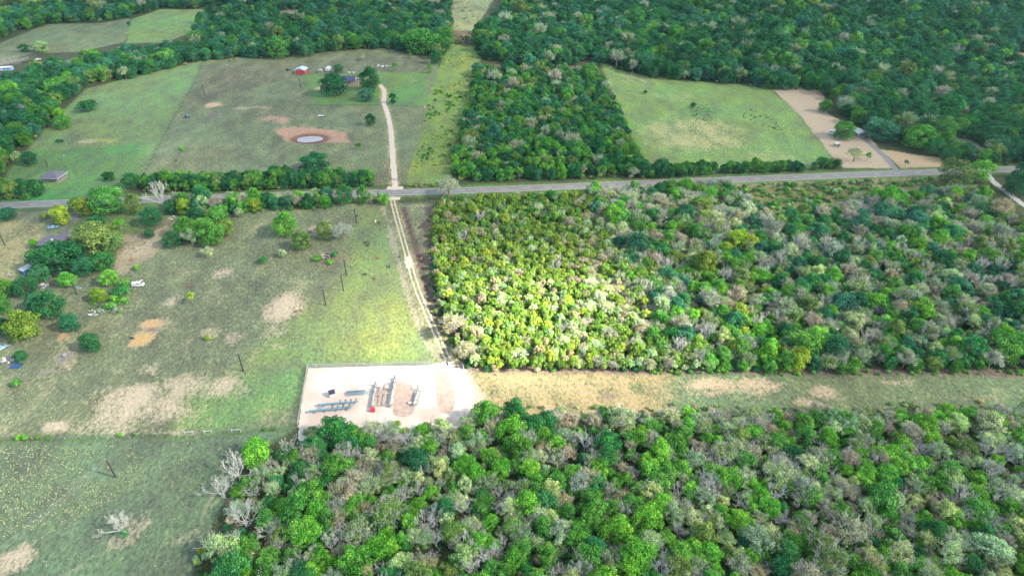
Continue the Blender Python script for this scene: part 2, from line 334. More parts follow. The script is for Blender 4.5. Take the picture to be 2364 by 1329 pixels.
def ribbon(pl, wd, z, jit=0.0, sub=4):
    pts = []
    for a, b in zip(pl[:-1], pl[1:]):
        for k in range(sub): pts.append((a[0]+(b[0]-a[0])*k/sub, a[1]+(b[1]-a[1])*k/sub))
    pts.append(pl[-1]); vs_ = []; rg = random.Random(3)
    for i, p in enumerate(pts):
        a = pts[max(0, i-1)]; b = pts[min(len(pts)-1, i+1)]; dx, dy = b[0]-a[0], b[1]-a[1]; L = math.hypot(dx, dy); nx_, ny_ = -dy/L, dx/L
        w1 = wd/2+rg.uniform(-jit, jit); w2 = wd/2+rg.uniform(-jit, jit)
        vs_ += [(p[0]-nx_*w1, p[1]-ny_*w1, z), (p[0]+nx_*w2, p[1]+ny_*w2, z)]
    return vs_, [(2*i, 2*i+2, 2*i+3, 2*i+1)[::-1] for i in range(len(pts)-1)]
def strip(name, pl, wd, z, m, jit=0.0, sub=4):
    b = MB(); vs_, fs = ribbon(pl, wd, z, jit, sub); b.add(vs_, [f[::-1] for f in fs]); o = b.build(name, m); tag(o, kind='structure'); return o
M['asphalt'] = mat('asphalt', (.115,.115,.125), .85, 0, .12, .25)
M['shoulder'] = mat('road_shoulder', (.15,.145,.12), .9, 0, .2, .4)
M['paint'] = mat('road_paint', (.32,.325,.31), .7, 0, .1, 1)
M['gravel'] = mat('pale_gravel', (.29,.26,.225), .95, 0, .3, .9, .3)
M['pinkgravel'] = mat('pink_gravel', (.33,.28,.25), .95, 0, .3, 1.2, .3)
M['grassy'] = mat('lane_centre_weeds', (.13,.15,.06), .95, 0, .4, 1.5, .3)
M['whitegravel'] = mat('white_gravel', (.26,.26,.25), .9, 0, .2, 1)
strip('road_shoulder', ROAD, 7.6, .015, M['shoulder'], .25)
strip('road', ROAD, 6.6, .03, M['asphalt'])
def paint():
    b = MB()
    for off in (-3.15, 3.15):
        for (ax, ay), (bx, by) in zip(ROAD[:-1], ROAD[1:]):
            L = math.hypot(bx-ax, by-ay); n_ = (-(by-ay)/L, (bx-ax)/L)
            for o1, o2 in ((off-.08, off+.08),):
                b.add([(ax+n_[0]*o1, ay+n_[1]*o1, .036), (bx+n_[0]*o1, by+n_[1]*o1, .036), (bx+n_[0]*o2, by+n_[1]*o2, .036), (ax+n_[0]*o2, ay+n_[1]*o2, .036)], [(0,1,2,3)])
    acc = 0; 
    for (ax, ay), (bx, by) in zip(ROAD[:-1], ROAD[1:]):
        L = math.hypot(bx-ax, by-ay); d = ((bx-ax)/L, (by-ay)/L); n_ = (-d[1], d[0]); t = -acc
        while t < L:
            s0, s1 = max(0, t), min(L, t+4.0)
            if s1 > s0:
                b.add([(ax+d[0]*s+n_[0]*o_, ay+d[1]*s+n_[1]*o_, .036) for s, o_ in ((s0,-.12),(s1,-.12),(s1,.12),(s0,.12))], [(0,1,2,3)])
            t += 12.2
        acc = (L - (t-12.2)) if t > 0 else 0
    tag(b.build('road_marking', M['paint']), kind='structure')
paint()
strip('gravel_driveway', DRIVE, 3.3, .06, M['pinkgravel'], .35, 3)
def track():
    b = MB(); rg = random.Random(5)
    for off in (-.95, .95):
        pl = []
        for i, p in enumerate(TRACK):
            a = TRACK[max(0,i-1)]; c = TRACK[min(len(TRACK)-1,i+1)]; dx, dy = c[0]-a[0], c[1]-a[1]; L = math.hypot(dx, dy)
            pl.append((p[0]-dy/L*off, p[1]+dx/L*off))
        vs_, fs = ribbon(pl, .7, .05, .22, 5); b.add(vs_, [f[::-1] for f in fs])
    mid = TRACK[len(TRACK)//2-3:len(TRACK)//2+1]; vs_, fs = ribbon(mid, 3.6, .045, .6, 4); b.add(vs_, [f[::-1] for f in fs])
    tag(b.build('dirt_track', M['gravel']), kind='structure')
track()
strip('paved_driveway', RDRIVE, 3.6, .05, M['asphalt'], .15); strip('white_gravel_road', WROAD, 3.6, .05, M['whitegravel'], .25); strip('house_driveway', HDRIVE, 5.0, .05, mat('worn_driveway', (.09,.085,.10), .9, 0, .3, .5), .3)
def culvert(x, y, rz=0):
    b = MB(); c = G(x, y); b.box((c[0], c[1], .025), (9, 3.5, .045), rz); tag(b.build('driveway_apron', M['pinkgravel']), kind='structure')
culvert(912, 434); culvert(905, 458)
# pad
def pad():
    w_ = smooth_line(wp(PADP)+[wp(PADP)[0]], 1)[:-1]; rp = random.Random(8); w2 = []
    for (ax, ay), (bx, by) in zip(w_, w_[1:]+w_[:1]):
        k = max(1, int(math.hypot(bx-ax, by-ay)/1.2)); w2 += [(ax+(bx-ax)*i/k+rp.uniform(-.3,.3), ay+(by-ay)*i/k+rp.uniform(-.3,.3)) for i in range(k)]
    w_ = w2
    b = MB(); b.add([(x, y, .05) for x, y in w_], [tuple(range(len(w_)))])
    m = bpy.data.materials.new('pad_gravel'); m.use_nodes = True; n = m.node_tree.nodes; l = m.node_tree.links; p = n['Principled BSDF']; p.inputs['Roughness'].default_value = .95
    tc = n.new('ShaderNodeTexCoord'); n1 = n.new('ShaderNodeTexNoise'); n1.inputs['Scale'].default_value = .055; n1.inputs['Detail'].default_value = 8; n2 = n.new('ShaderNodeTexNoise'); n2.inputs['Scale'].default_value = 1.3; n2.inputs['Detail'].default_value = 8; n2.inputs['Roughness'].default_value = .75
    l.new(tc.outputs['Object'], n1.inputs[0]); l.new(tc.outputs['Object'], n2.inputs[0])
    sx = n.new('ShaderNodeSeparateXYZ'); l.new(tc.outputs['Object'], sx.inputs[0])
    r1 = n.new('ShaderNodeValToRGB'); r1.color_ramp.elements[0].position = .42; r1.color_ramp.elements[1].position = .56; r1.color_ramp.elements[0].color = (.33,.27,.24,1); r1.color_ramp.elements[1].color = (.40,.375,.34,1)
    l.new(n1.outputs[0], r1.inputs[0])
    r2 = n.new('ShaderNodeValToRGB'); r2.color_ramp.elements[0].position = .3; r2.color_ramp.elements[1].position = .42; r2.color_ramp.elements[0].color = (.28,.25,.2,1); r2.color_ramp.elements[1].color = (1,1,1,1); l.new(n2.outputs[0], r2.inputs[0])
    mx = n.new('ShaderNodeMix'); mx.data_type = 'RGBA'; mx.blend_type = 'MULTIPLY'; mx.inputs[0].default_value = .9; l.new(r1.outputs[0], mx.inputs[6]); l.new(r2.outputs[0], mx.inputs[7]); l.new(mx.outputs[2], p.inputs['Base Color'])
    tag(b.build('gravel_pad', m), kind='structure')
    # darker pinkish caliche lanes laid over the white rock
    dk = mat('caliche_lane', (.27,.205,.175), .95, 0, .25, .5)
    b = MB()
    for k, q in enumerate(([(914,884),(950,880),(962,930),(950,962),(905,962),(908,930)], [(868,893),(900,893),(894,938),(862,940)], [(1004,858),(1030,850),(1050,900),(1052,948),(1010,960)])):
        w2 = smooth_line(wp(q)+[wp(q)[0]], 2)[:-1]; b.add([(x, y, .056+.003*k) for x, y in w2], [tuple(range(len(w2)))])
    tag(b.build('caliche_lane', dk), kind='structure')
pad()
def pond():
    c = G(714, 318); b = MB(); n_ = 40; rg = random.Random(2)
    b.add([(c[0]+8.6*math.cos(t)*(1+.06*math.sin(3*t+1)), c[1]+5.4*math.sin(t)*(1+.08*math.sin(2*t)), -1.15) for t in [2*math.pi*k/n_ for k in range(n_)]], [tuple(range(n_))])
    m = mat('muddy_water', (.2,.165,.155), .25, 0, .12, .3); o = b.build('pond_water', m); tag(o, kind='structure')
pond()

# ------------------------------------------------------------------ clouds: a broken deck with a gap over the pad
CLZ = 420.0
def cloud():
    k = CLZ/sdir.z; off = sdir*k
    xs = np.linspace(-950, 950, 60); ys = np.linspace(-150, 1250, 46)
    vs_ = []; nx_, ny_ = len(xs), len(ys)
    X, Y = np.meshgrid(xs, ys); nz = fbm(X, Y, 160)
    edge = np.minimum(np.minimum(X+950, 950-X), np.minimum(Y+150, 1250-Y)); th = np.clip(edge/120, .02, 1)
    top = CLZ+40*th*(.5+nz); bot = CLZ-18*th*fbm(X+900, Y, 120)
    b = MB(); vs_ = [(X.flat[i]+off.x, Y.flat[i]+off.y, top.flat[i]) for i in range(X.size)]+[(X.flat[i]+off.x, Y.flat[i]+off.y, bot.flat[i]) for i in range(X.size)]
    N = X.size; fs = []
    for j in range(ny_-1):
        for i in range(nx_-1):
            a = j*nx_+i; fs += [(a, a+1, a+nx_+1, a+nx_), (N+a, N+a+nx_, N+a+nx_+1, N+a+1)]
    for i in range(nx_-1):
        fs += [(i, N+i, N+i+1, i+1), ((ny_-1)*nx_+i, (ny_-1)*nx_+i+1, N+(ny_-1)*nx_+i+1, N+(ny_-1)*nx_+i)]
    for j in range(ny_-1):
        fs += [(j*nx_, (j+1)*nx_, N+(j+1)*nx_, N+j*nx_), (j*nx_+nx_-1, N+j*nx_+nx_-1, N+(j+1)*nx_+nx_-1, (j+1)*nx_+nx_-1)]
    b.add(vs_, fs)
    m = bpy.data.materials.new('cloud'); m.use_nodes = True; n = m.node_tree.nodes; l = m.node_tree.links; n.remove(n['Principled BSDF'])
    tc = n.new('ShaderNodeTexCoord'); 
    T = None
    def ell(cx, cy, rx, ry, rot, inner, outer, amt):
        mp = n.new('ShaderNodeMapping'); mp.vector_type = 'TEXTURE'; mp.inputs['Location'].default_value = (cx+off.x, cy+off.y, CLZ); mp.inputs['Rotation'].default_value = (0,0,rot); mp.inputs['Scale'].default_value = (rx, ry, 1e5)
        l.new(tc.outputs['Object'], mp.inputs[0]); ln = n.new('ShaderNodeVectorMath'); ln.operation = 'LENGTH'; l.new(mp.outputs[0], ln.inputs[0])
        ad = n.new('ShaderNodeMath'); ad.operation = 'MULTIPLY_ADD'; l.new(no.outputs[0], ad.inputs[0]); ad.inputs[1].default_value = 1.0; l.new(ln.outputs['Value'], ad.inputs[2])
        mr = n.new('ShaderNodeMapRange'); mr.interpolation_type = 'SMOOTHSTEP'; l.new(ad.outputs[0], mr.inputs[0]); mr.inputs[1].default_value = inner+.5; mr.inputs[2].default_value = outer+.5; mr.inputs[3].default_value = amt; mr.inputs[4].default_value = 0
        return mr.outputs[0]
    no = n.new('ShaderNodeTexNoise'); no.inputs['Scale'].default_value = .012; no.inputs['Detail'].default_value = 3; l.new(tc.outputs['Object'], no.inputs[0])
    g1 = ell(20, 214, 56, 37, R(28), .55, 1.75, 1.0); g2 = ell(108, 312, 28, 14, 0, .5, 1.5, .85); g3 = ell(-75, 180, 60, 30, 0, .2, 1.5, .3); g4 = ell(30, 150, 160, 60, 0, .1, 1.5, .22)
    def add(a, b_):
        o = n.new('ShaderNodeMath'); o.operation = 'MAXIMUM'; l.new(a, o.inputs[0]); l.new(b_, o.inputs[1]); return o.outputs[0]
    g = add(add(g1, g2), add(g3, g4))
    n2 = n.new('ShaderNodeTexNoise'); n2.inputs['Scale'].default_value = .006; n2.inputs['Detail'].default_value = 4; l.new(tc.outputs['Object'], n2.inputs[0])
    mr = n.new('ShaderNodeMapRange'); l.new(n2.outputs[0], mr.inputs[0]); mr.inputs[1].default_value = .35; mr.inputs[2].default_value = .65; mr.inputs[3].default_value = .20; mr.inputs[4].default_value = .38
    ga = add(g, mr.outputs[0])
    tr = n.new('ShaderNodeBsdfTransparent'); tl = n.new('ShaderNodeBsdfTranslucent'); tl.inputs[0].default_value = (.16,.18,.2,1)
    mx = n.new('ShaderNodeMixShader'); l.new(ga, mx.inputs[0]); l.new(tl.outputs[0], mx.inputs[1]); l.new(tr.outputs[0], mx.inputs[2]); l.new(mx.outputs[0], n['Material Output'].inputs[0])
    tag(b.build('clouds', m, smooth=True), kind='structure')
cloud()

# ------------------------------------------------------------------ tree meshes
def quads_mesh(name, V, rnd, mats, extra=None):
    "V: (n,4,3) leaf quads; extra = MB of twigs with material 1"
    n_ = len(V); ev = extra.v if extra else []; ef = extra.f if extra else []
    me = bpy.data.meshes.new(name)
    verts = np.concatenate([V.reshape(-1, 3)] + ([np.array(ev)] if ev else [])); nb = n_*4
    loops = list(range(nb)) + [i+nb for f in ef for i in f]; nf = n_+len(ef)
    me.vertices.add(len(verts)); me.vertices.foreach_set('co', verts.ravel().astype(np.float32))
    me.loops.add(len(loops)); me.loops.foreach_set('vertex_index', np.array(loops, np.int32)); me.polygons.add(nf)
    st = list(range(0, nb, 4)); k = nb
    for f in ef: st.append(k); k += len(f)
    me.polygons.foreach_set('loop_start', np.array(st, np.int32)); me.update()
    for m in mats: me.materials.append(m)
    me.polygons.foreach_set('material_index', np.array([0]*n_+[1]*len(ef), np.int32) if len(mats) > 1 else np.zeros(nf, np.int32))
    a = me.attributes.new('rnd', 'FLOAT', 'FACE'); a.data.foreach_set('value', np.concatenate([rnd, np.full(len(ef), .5)]).astype(np.float32))
    me.update(); me.validate(); return me
def leaves(clumps, n, size, rg, up=.35, fill=.15, rndness=.75):
    C_ = np.array([c[0] for c in clumps]); Rr = np.array([c[1] for c in clumps]); wt = (Rr[:,0]*Rr[:,2]); wt = wt/wt.sum(); tone = rg.rand(len(clumps))
    k = rg.choice(len(clumps), n, p=wt); d = rg.normal(size=(n, 3)); d[:,2] += up; d /= np.linalg.norm(d, axis=1)[:,None]
    r = np.where(rg.rand(n) < fill, rg.uniform(.2, .8, n), rg.uniform(.78, 1.12, n))
    p = C_[k]+d*Rr[k]*r[:,None]
    nn = d+rg.normal(size=(n,3))*rndness*.6; nn[:,2] += .25; nn /= np.linalg.norm(nn, axis=1)[:,None]
    u = np.cross(nn, rg.normal(size=(n,3))); u /= np.linalg.norm(u, axis=1)[:,None]; v = np.cross(nn, u)
    s = size*rg.uniform(.55, 1.35, n)[:,None]; a = rg.uniform(.45, 1, n)[:,None]
    V = np.stack([p-u*s, p-v*s*a+nn*s*.2, p+u*s, p+v*s*a+nn*s*.2], 1)
    return V, np.clip(.55*rg.rand(n)+.45*tone[k], 0, 1)
def branch(b, p, d, L, r, dep, rg, spread=.7, kids=3, m=0, upw=.25, n=4, minr=.018, tips=None):
    segs = 2; q = p
    for s in range(segs):
        d2 = (d+Vector(rg.normal(size=3))*.11+Vector((0,0,upw*.3))).normalized(); e = q+d2*L/segs
        r2 = r*(.82 if s == 0 else .66); b.tube(q, e, r if s == 0 else r*.82, r2, n if r > .06 else 3, m)
        q = e; d = d2
        if dep > 0 and s == 0 and rg.rand() < .7:
            sd_ = (d+Vector(rg.normal(size=3))*spread+Vector((0,0,upw))).normalized(); branch(b, q, sd_, L*.6, max(minr, r*.5), dep-1, rg, spread, kids, m, upw, n, minr, tips)
    if dep > 0:
        for _ in range(kids):
            sd_ = (d+Vector(rg.normal(size=3))*spread+Vector((0,0,upw))).normalized()
            branch(b, q, sd_, L*rg.uniform(.6,.85), max(minr, r*.6), dep-1, rg, spread, kids, m, upw, n, minr, tips)
    elif tips is not None: tips.append(q)
def dome_clumps(rg, rad, z0, z1, n, cr, flat=.8, point=0):
    cl = []
    for i in range(n):
        a = 2*math.pi*(i*.618+rg.rand()*.15); t = math.sqrt((i+.5)/n); rr = rad*t*rg.uniform(.82,1.1)*(1-cr/rad*.5)
        zt = math.sqrt(max(0, 1-(t*.92)**2)); z = z0+(z1-z0-cr*flat)*(zt**(1-point*.5))*rg.uniform(.74,1.1); rr *= rg.uniform(.8,1.12)
        c = cr*rg.uniform(.6,1.4); cl.append(((rr*math.cos(a), rr*math.sin(a), z), (c, c, c*flat)))
    return cl
VAR = {}   # variant -> (trunk mesh, crown mesh)
def mk(kind, i, seed):
    rg = np.random.RandomState(seed); tb = MB(); name = 'trunk'
    bark = M['bark']
    if kind == 'oak':
        cl = dome_clumps(rg, 4.0, 2.3, 7.8, 30, 1.05); cl += [((2.6*math.cos(a_)*rg.uniform(.6,1), 2.6*math.sin(a_)*rg.uniform(.6,1), rg.uniform(1.5,2.4)), (1.5,1.5,1.1)) for a_ in np.arange(0, 6.2, .9)]
        V, r = leaves(cl, 5200, .19, rg, rndness=1.2); ex = None
    elif kind == 'loose':
        cl = dome_clumps(rg, 3.7, 3.0, 8.0, 24, .95, .95); cl += [((2.2*math.cos(a_)*rg.uniform(.5,1), 2.2*math.sin(a_)*rg.uniform(.5,1), rg.uniform(1.4,2.6)), (1.3,1.3,1.0)) for a_ in np.arange(0, 6.2, 1.0)]
        V, r = leaves(cl, 4200, .18, rg, .2, .3, 1.3); ex = None
    elif kind == 'half':
        cl = dome_clumps(rg, 4.0, 2.4, 7.8, 26, .95, .8); V, r = leaves(cl, 2700, .15, rg, .2, .4, 1.5)
        ex = MB()
        for k in range(7):
            a = k*.9; branch(ex, Vector((0,0,2.6)), Vector((math.cos(a)*.9, math.sin(a)*.9, .9)).normalized(), 2.3, .09, 3, rg, .55, 3, 1, .3, 3, .022)
    elif kind == 'bare':
        V = np.zeros((0,4,3)); r = np.zeros(0); ex = None
        for k in range(6):
            a = k*1.05+rg.rand()*.5; branch(tb, Vector((0,0,2.2)), Vector((math.cos(a)*.8, math.sin(a)*.8, rg.uniform(.6,1.3))).normalized(), 2.5, .13, 5, rg, .42, 2, 0, .25, 4, .026)
    elif kind == 'small':
        cl = dome_clumps(rg, 1.8, 1.5, 4.9, 15, .55, 1.25, .4); V, r = leaves(cl, 1300, .15, rg, .4, .35, 1.5); ex = None
    elif kind == 'shrub':
        cl = dome_clumps(rg, 1.5, .5, 2.3, 8, .8, .9); V, r = leaves(cl, 750, .16, rg, .4, .15); ex = None
    if kind not in ('shrub',):
        base = {'oak':.32,'loose':.26,'half':.28,'bare':.3,'small':.12}[kind]; hh = {'small':2.4}.get(kind, 3.4)
        if kind == 'bare': tb.tube((0,0,-.3),(0,0,2.3),base*1.25,base*.8,7)
        else:
            tb.tube((0,0,-.3),(0,0,hh*.5),base*1.3,base,7); tb.tube((0,0,hh*.5),(.1,.05,hh),base,base*.7,7)
            for k in range(4 if kind != 'small' else 2):
                a = k*1.7+rg.rand(); branch(tb, Vector((0,0,hh*.75)), Vector((math.cos(a), math.sin(a), .8)).normalized(), hh*.6, base*.5, 1, rg, .5, 2, 0, .3, 4, .03)
    else:
        for k in range(5):
            a = k*1.3; branch(tb, Vector((0,0,-.1)), Vector((math.cos(a), math.sin(a), 1.6)).normalized(), 1.0, .05, 1, rg, .5, 2, 0, .3, 3, .015)
    tm = bpy.data.meshes.new('branches' if kind == 'bare' else 'trunk'); tm.from_pydata(tb.v, [], tb.f); tm.materials.append(M['palebark'] if kind == 'bare' else bark)
    cm = None
    if len(V) or ex: cm = quads_mesh('crown', V, r, [M['leaf'], M['palebark']] if ex else [M['leaf']], ex)
    VAR[(kind, i)] = (tm, cm)
NV = {'oak': 5, 'loose': 4, 'half': 4, 'bare': 4, 'small': 4, 'shrub': 3}
for ki, (k_, n_) in enumerate(NV.items()):
    for i in range(n_): mk(k_, i, 100*ki+i+11)
SRC = {}   # one linked object per variant mesh, used by the stuff scatter
def make_tree(kind, i, loc, sc, rz, tint, zs=1.0, name=None):
    tm, cm = VAR[(kind, i % NV[kind])]
    nm = name or {'bare': 'bare_tree', 'shrub': 'shrub'}.get(kind, 'tree')
    if kind == 'bare':
        o = bpy.data.objects.new(nm, tm); col.objects.link(o); o.location = loc; o.rotation_euler = (0,0,rz); o.scale = (sc, sc, sc*zs); o['tint'] = tint
        SRC.setdefault((kind, i % NV[kind]), (o, None)); return o
    t = empty(nm, loc, rz); k_ = 1+.12*math.sin(rz*7); t.scale = (sc*k_, sc/k_, sc*zs)
    a = bpy.data.objects.new('stem' if kind == 'shrub' else 'trunk', tm); c = bpy.data.objects.new('foliage' if kind == 'shrub' else 'crown', cm)
    for o in (a, c): col.objects.link(o); o.parent = t
    c['tint'] = tint; SRC.setdefault((kind, i % NV[kind]), (a, c)); return t

# tints (linear albedo)
T = {
 'dark': (.022,.095,.038), 'teal': (.032,.125,.068), 'mid': (.06,.18,.034), 'bright': (.085,.25,.032), 'lime': (.19,.27,.035), 'yellow': (.27,.33,.06),
 'olive': (.095,.165,.045), 'sage': (.16,.26,.12), 'tan': (.22,.21,.125), 'grey': (.18,.215,.145), 'rust': (.19,.16,.06), 'emerald': (.03,.135,.042), 'gold': (.14,.22,.028), 'pale': (.25,.34,.15), 'spring': (.11,.185,.032), 'fresh': (.135,.215,.038), 'moss': (.10,.19,.033),
}
WORD = {'spring':'yellowish green','fresh':'light yellow green','moss':'moss green','dark':'dark green','teal':'blue green','mid':'mid green','bright':'bright green','lime':'lime green','yellow':'yellow green','olive':'olive green','sage':'sage green','tan':'tan brown','grey':'grey green','rust':'rusty brown','emerald':'deep emerald','gold':'golden yellow','pale':'pale green'}
def jit(t, rg, a=.18):
    k = 1+rg.uniform(-a, a); return [max(.005, t[0]*k*(1+rg.uniform(-.15,.15))), max(.005, t[1]*k), max(.004, t[2]*k*(1+rg.uniform(-.2,.2)))]
rg = random.Random(42)
# ---- explicit trees: kind, x, y(base px), width px, height px, tint, label
EX = []
def X(kind, x, y, wpx, hpx, tint, label, cat=None, group=None): EX.append((kind, x, y, wpx, hpx, tint, label, cat, group))
# upper left farm
X('oak',768,226,66,58,'dark','broad dark green tree left of the blue roofed farmhouse')
X('oak',851,212,60,54,'dark','broad dark green tree between the blue roofed farmhouse and the gravel drive top')
X('oak',846,236,40,34,'teal','round blue green tree just below the blue roofed farmhouse')
X('oak',781,170,24,22,'teal','small round blue green tree beside the white camper')
X('loose',908,241,22,26,'dark','slim dark tree right of the gravel drive below the farmhouse')
X('oak',855,292,28,30,'dark','lone dark tree left of the gravel drive near the pond')
X('small',911,166,20,22,'mid','small pale tree at the right end of the row of parked cars')
X('small',838,141,14,16,'pale','small pale sapling in the grey field above the round water tanks')
X('small',947,136,12,14,'mid','tiny green tree in front of the big tree at the field corner')
X('loose',992,171,15,24,'mid','narrow green tree on the right boundary of the farm yard')
X('oak',1006,150,30,34,'dark','dark round tree at the top right corner of the farm field')
X('oak',972,128,92,62,'mid','biggest tree on the edge of the woods behind the farm, at the field corner')
X('oak',640,138,60,52,'mid','large mid green tree on the wood edge behind the red barn, left of its twin')
X('oak',702,134,50,50,'teal','large blue green tree on the wood edge behind the red barn, right of its twin')
X('oak',722,402,70,48,'dark','large lone dark tree on the pasture side of the roadside hedge')
X('small',828,347,18,18,'mid','small light tree at the right tip of the dry pond bank')
X('shrub',419,350,18,14,'bright','lone bright green bush in the pasture left of the pond','shrub')
X('shrub',406,373,7,6,'dark','tiny dark bush near the boundary fence of the pond pasture','shrub')
X('shrub',195,262,64,34,'dark','very large dark green bush in the narrow field at far left','shrub')
X('oak',142,300,42,32,'mid','green tree just below the big dark bush at far left')
X('oak',135,275,30,26,'bright','bright tree left of the big dark bush at far left')
X('shrub',134,331,24,11,'dark','low dark bush alone in the grass at far left','shrub')
X('oak',66,384,36,34,'dark','dark tree with a visible trunk at left of the grey roofed pavilion')
X('small',38,378,28,28,'sage','grey green small tree beside the dark tree at left of the pavilion')
X('loose',55,122,28,20,'dark','round dark tree on the left in the far field')
X('loose',92,124,46,14,'sage','low spreading pale tree in the far field')
X('shrub',297,62,11,15,'dark','small dark bush on the line between the two far fields','shrub')
X('oak',250,420,27,25,'dark','lone dark tree between the pavilion and the hedge')
X('oak',305,437,38,38,'dark','dark tree at the left end of the roadside hedge')
# upper right
X('shrub',1490,218,14,12,'dark','small dark bush in the upper part of the big right field','shrub')
X('shrub',1600,252,18,20,'dark','pointed dark bush in the middle of the big right field','shrub')
X('small',1764,203,10,14,'lime','lime sapling at the top corner of the sandy lot','tree')
X('oak',1905,262,30,32,'mid','green tree standing in the sandy lot')
X('oak',1953,272,30,34,'dark','dark tree on the wood edge of the sandy lot')
X('oak',1951,325,56,44,'mid','green tree between the white camper and the white roofed house')
X('oak',2040,328,84,54,'teal','large spreading tree right of the white roofed house')
X('oak',2128,350,80,60,'mid','large tree beside the sandy verge right of the paved driveway')
X('half',1975,378,42,38,'pale','pale thin tree left of the paved driveway')
X('small',2004,372,18,20,'mid','small tree close to the left edge of the paved driveway')
X('small',2092,384,14,15,'teal','small dark tree on the sandy verge right of the paved driveway')
X('loose',2212,438,82,68,'olive','large olive tree overhanging the road near the right edge, left of a pair')
X('loose',2266,428,62,58,'bright','bright green tree by the white gravel lane, right of a pair')
X('oak',2350,455,66,54,'dark','dark tree at the right edge beside the white gravel lane')
X('oak',2360,415,40,40,'dark','dark tree at the right edge just below the road')
# roadside south trees
X('oak',885,474,32,28,'bright','bright green tree at the corner of the road and the lane')
X('oak',796,476,42,50,'emerald','round emerald tree on the south side of the road')
X('loose',838,474,30,46,'mid','slender tree beside the utility pole on the south side of the road')
X('half',856,476,26,32,'olive','thin olive tree south of the road, just left of the corner tree')
X('oak',468,484,48,56,'emerald','tall emerald tree south of the road, right of the bare white tree')
X('bare',372,492,50,62,'grey','tall bare white tree standing beside the road','bare tree')
X('oak',426,490,40,46,'mid','dark green tree between the bare white tree and the emerald tree by the road')
X('loose',310,500,42,56,'olive','tall thin tree by the road left of the bare white tree')
X('oak',246,500,78,68,'mid','broad tall tree at the roadside behind the long grey roofed house')
# lower left homestead
X('oak',12,512,46,32,'teal','blue green tree cut by the left edge just below the road')
X('oak',137,521,50,46,'lime','lime green tree at the top of the house driveway, left side')
X('oak',194,502,52,44,'gold','yellow green tree at the top of the house driveway, right side')
X('shrub',102,507,22,18,'gold','golden bush at the left foot of the lime green driveway tree','shrub')
X('loose',172,486,28,30,'mid','narrow tree squeezed between the two yellowish driveway trees')
X('oak',348,526,46,48,'dark','dark tree standing alone below the bare white tree')
X('oak',345,552,26,26,'teal','small blue green tree directly under a bigger dark tree below the road')
X('small',275,536,26,30,'bright','small bright tree in the yard right of the grey house')
X('shrub',274,560,26,20,'bright','bright bush on the yard edge right of the grey house','shrub')
X('oak',212,588,108,72,'olive','huge olive dark tree immediately right of the grey roofed house')
X('oak',120,636,116,72,'dark','huge dark tree immediately below the grey roofed house')
X('shrub',76,577,36,28,'bright','bright green bush at the left wall of the grey house','shrub')
X('oak',230,626,68,40,'emerald','dark emerald tree in the lower right of the yard cluster')
X('oak',250,662,48,38,'bright','bright green tree at the lower end of the yard cluster')
X('shrub',285,668,38,26,'mid','green bush to the right of the bright tree at the yard cluster end','shrub')
X('oak',152,667,42,36,'bright','vivid round green tree in front of the yard cluster')
X('oak',55,688,58,46,'dark','dark tree left of the junk piles near the blue shed')
X('oak',108,742,78,62,'dark','big dark tree near the left edge, below the blue shed')
X('oak',76,722,46,40,'teal','blue green tree tucked behind the big dark tree near the left edge')
X('oak',46,792,86,66,'moss','big moss green round tree near the left edge')
X('oak',2,730,44,46,'mid','mid green tree cut by the left edge above the big moss green tree')
X('oak',4,775,36,40,'dark','dark tree cut by the left edge behind the big moss green tree')
X('oak',161,770,45,44,'dark','dark tree over an orange soil patch near the left')
X('oak',208,817,52,46,'dark','dark spreading tree left of the two sand patches')
X('oak',46,838,32,28,'dark','small dark tree beside the blue tarp at the left edge')
X('shrub',36,896,30,24,'mid','weedy green bush below the blue tarp at the left edge','shrub')
X('oak',227,700,42,34,'gold','yellow green tree over the white rubble')
X('shrub',262,700,28,22,'bright','bright bush immediately right of the tree over the white rubble','shrub')
X('shrub',286,702,24,18,'bright','small bright bush at the right end of the rubble thicket','shrub')
X('shrub',270,688,60,20,'emerald','long dark bush behind the rubble thicket','shrub')
X('shrub',250,716,44,14,'mid','low weedy bush in front of the white rubble','shrub')
X('small',440,704,26,30,'gold','thin yellowish sapling with a visible trunk in the open pasture','tree')
X('shrub',478,788,20,17,'lime','lime bush below the sapling in the open pasture','shrub')
X('shrub',316,627,20,18,'bright','bright bush above the white van','shrub')
X('shrub',607,612,28,24,'emerald','emerald bush in the pasture, lower left of two','shrub')
X('shrub',649,598,30,28,'sage','light blue green bush in the pasture, upper right of two','shrub')
X('oak',655,550,62,56,'mid','tall tree in the pasture, upper left of a touching pair')
X('oak',695,580,50,44,'olive','yellow olive round tree in the pasture, lower right of a touching pair')
X('oak',748,555,48,42,'olive','round olive tree left of the pole line, touching a half bare grey one')
X('half',790,560,50,42,'grey','half bare grey tree in the pasture beside the pole line')
X('half',480,599,32,28,'pale','pale thin tree below the pasture tree clump')
X('oak',397,575,46,40,'dark','dark round tree at the left of the pasture tree clump')
X('oak',428,558,56,54,'mid','green tree in the left part of the pasture tree clump')
X('half',440,572,42,40,'sage','grey green tree in the middle of the pasture tree clump')
X('oak',484,572,66,56,'mid','large tree at the bottom right of the pasture tree clump')
X('oak',500,526,52,50,'mid','green tree at the top of the pasture tree clump')
X('oak',520,545,40,38,'olive','olive tree at the right side of the pasture tree clump')
X('small',550,506,28,24,'sage','small sage tree right of the pasture tree clump')
X('shrub',730,606,34,16,'mid','dark bush at the left of the brush pile','shrub')
X('shrub',762,612,22,16,'bright','bright bush at the bottom of the brush pile','shrub')
X('shrub',772,596,22,20,'emerald','emerald bush at the right of the brush pile','shrub')
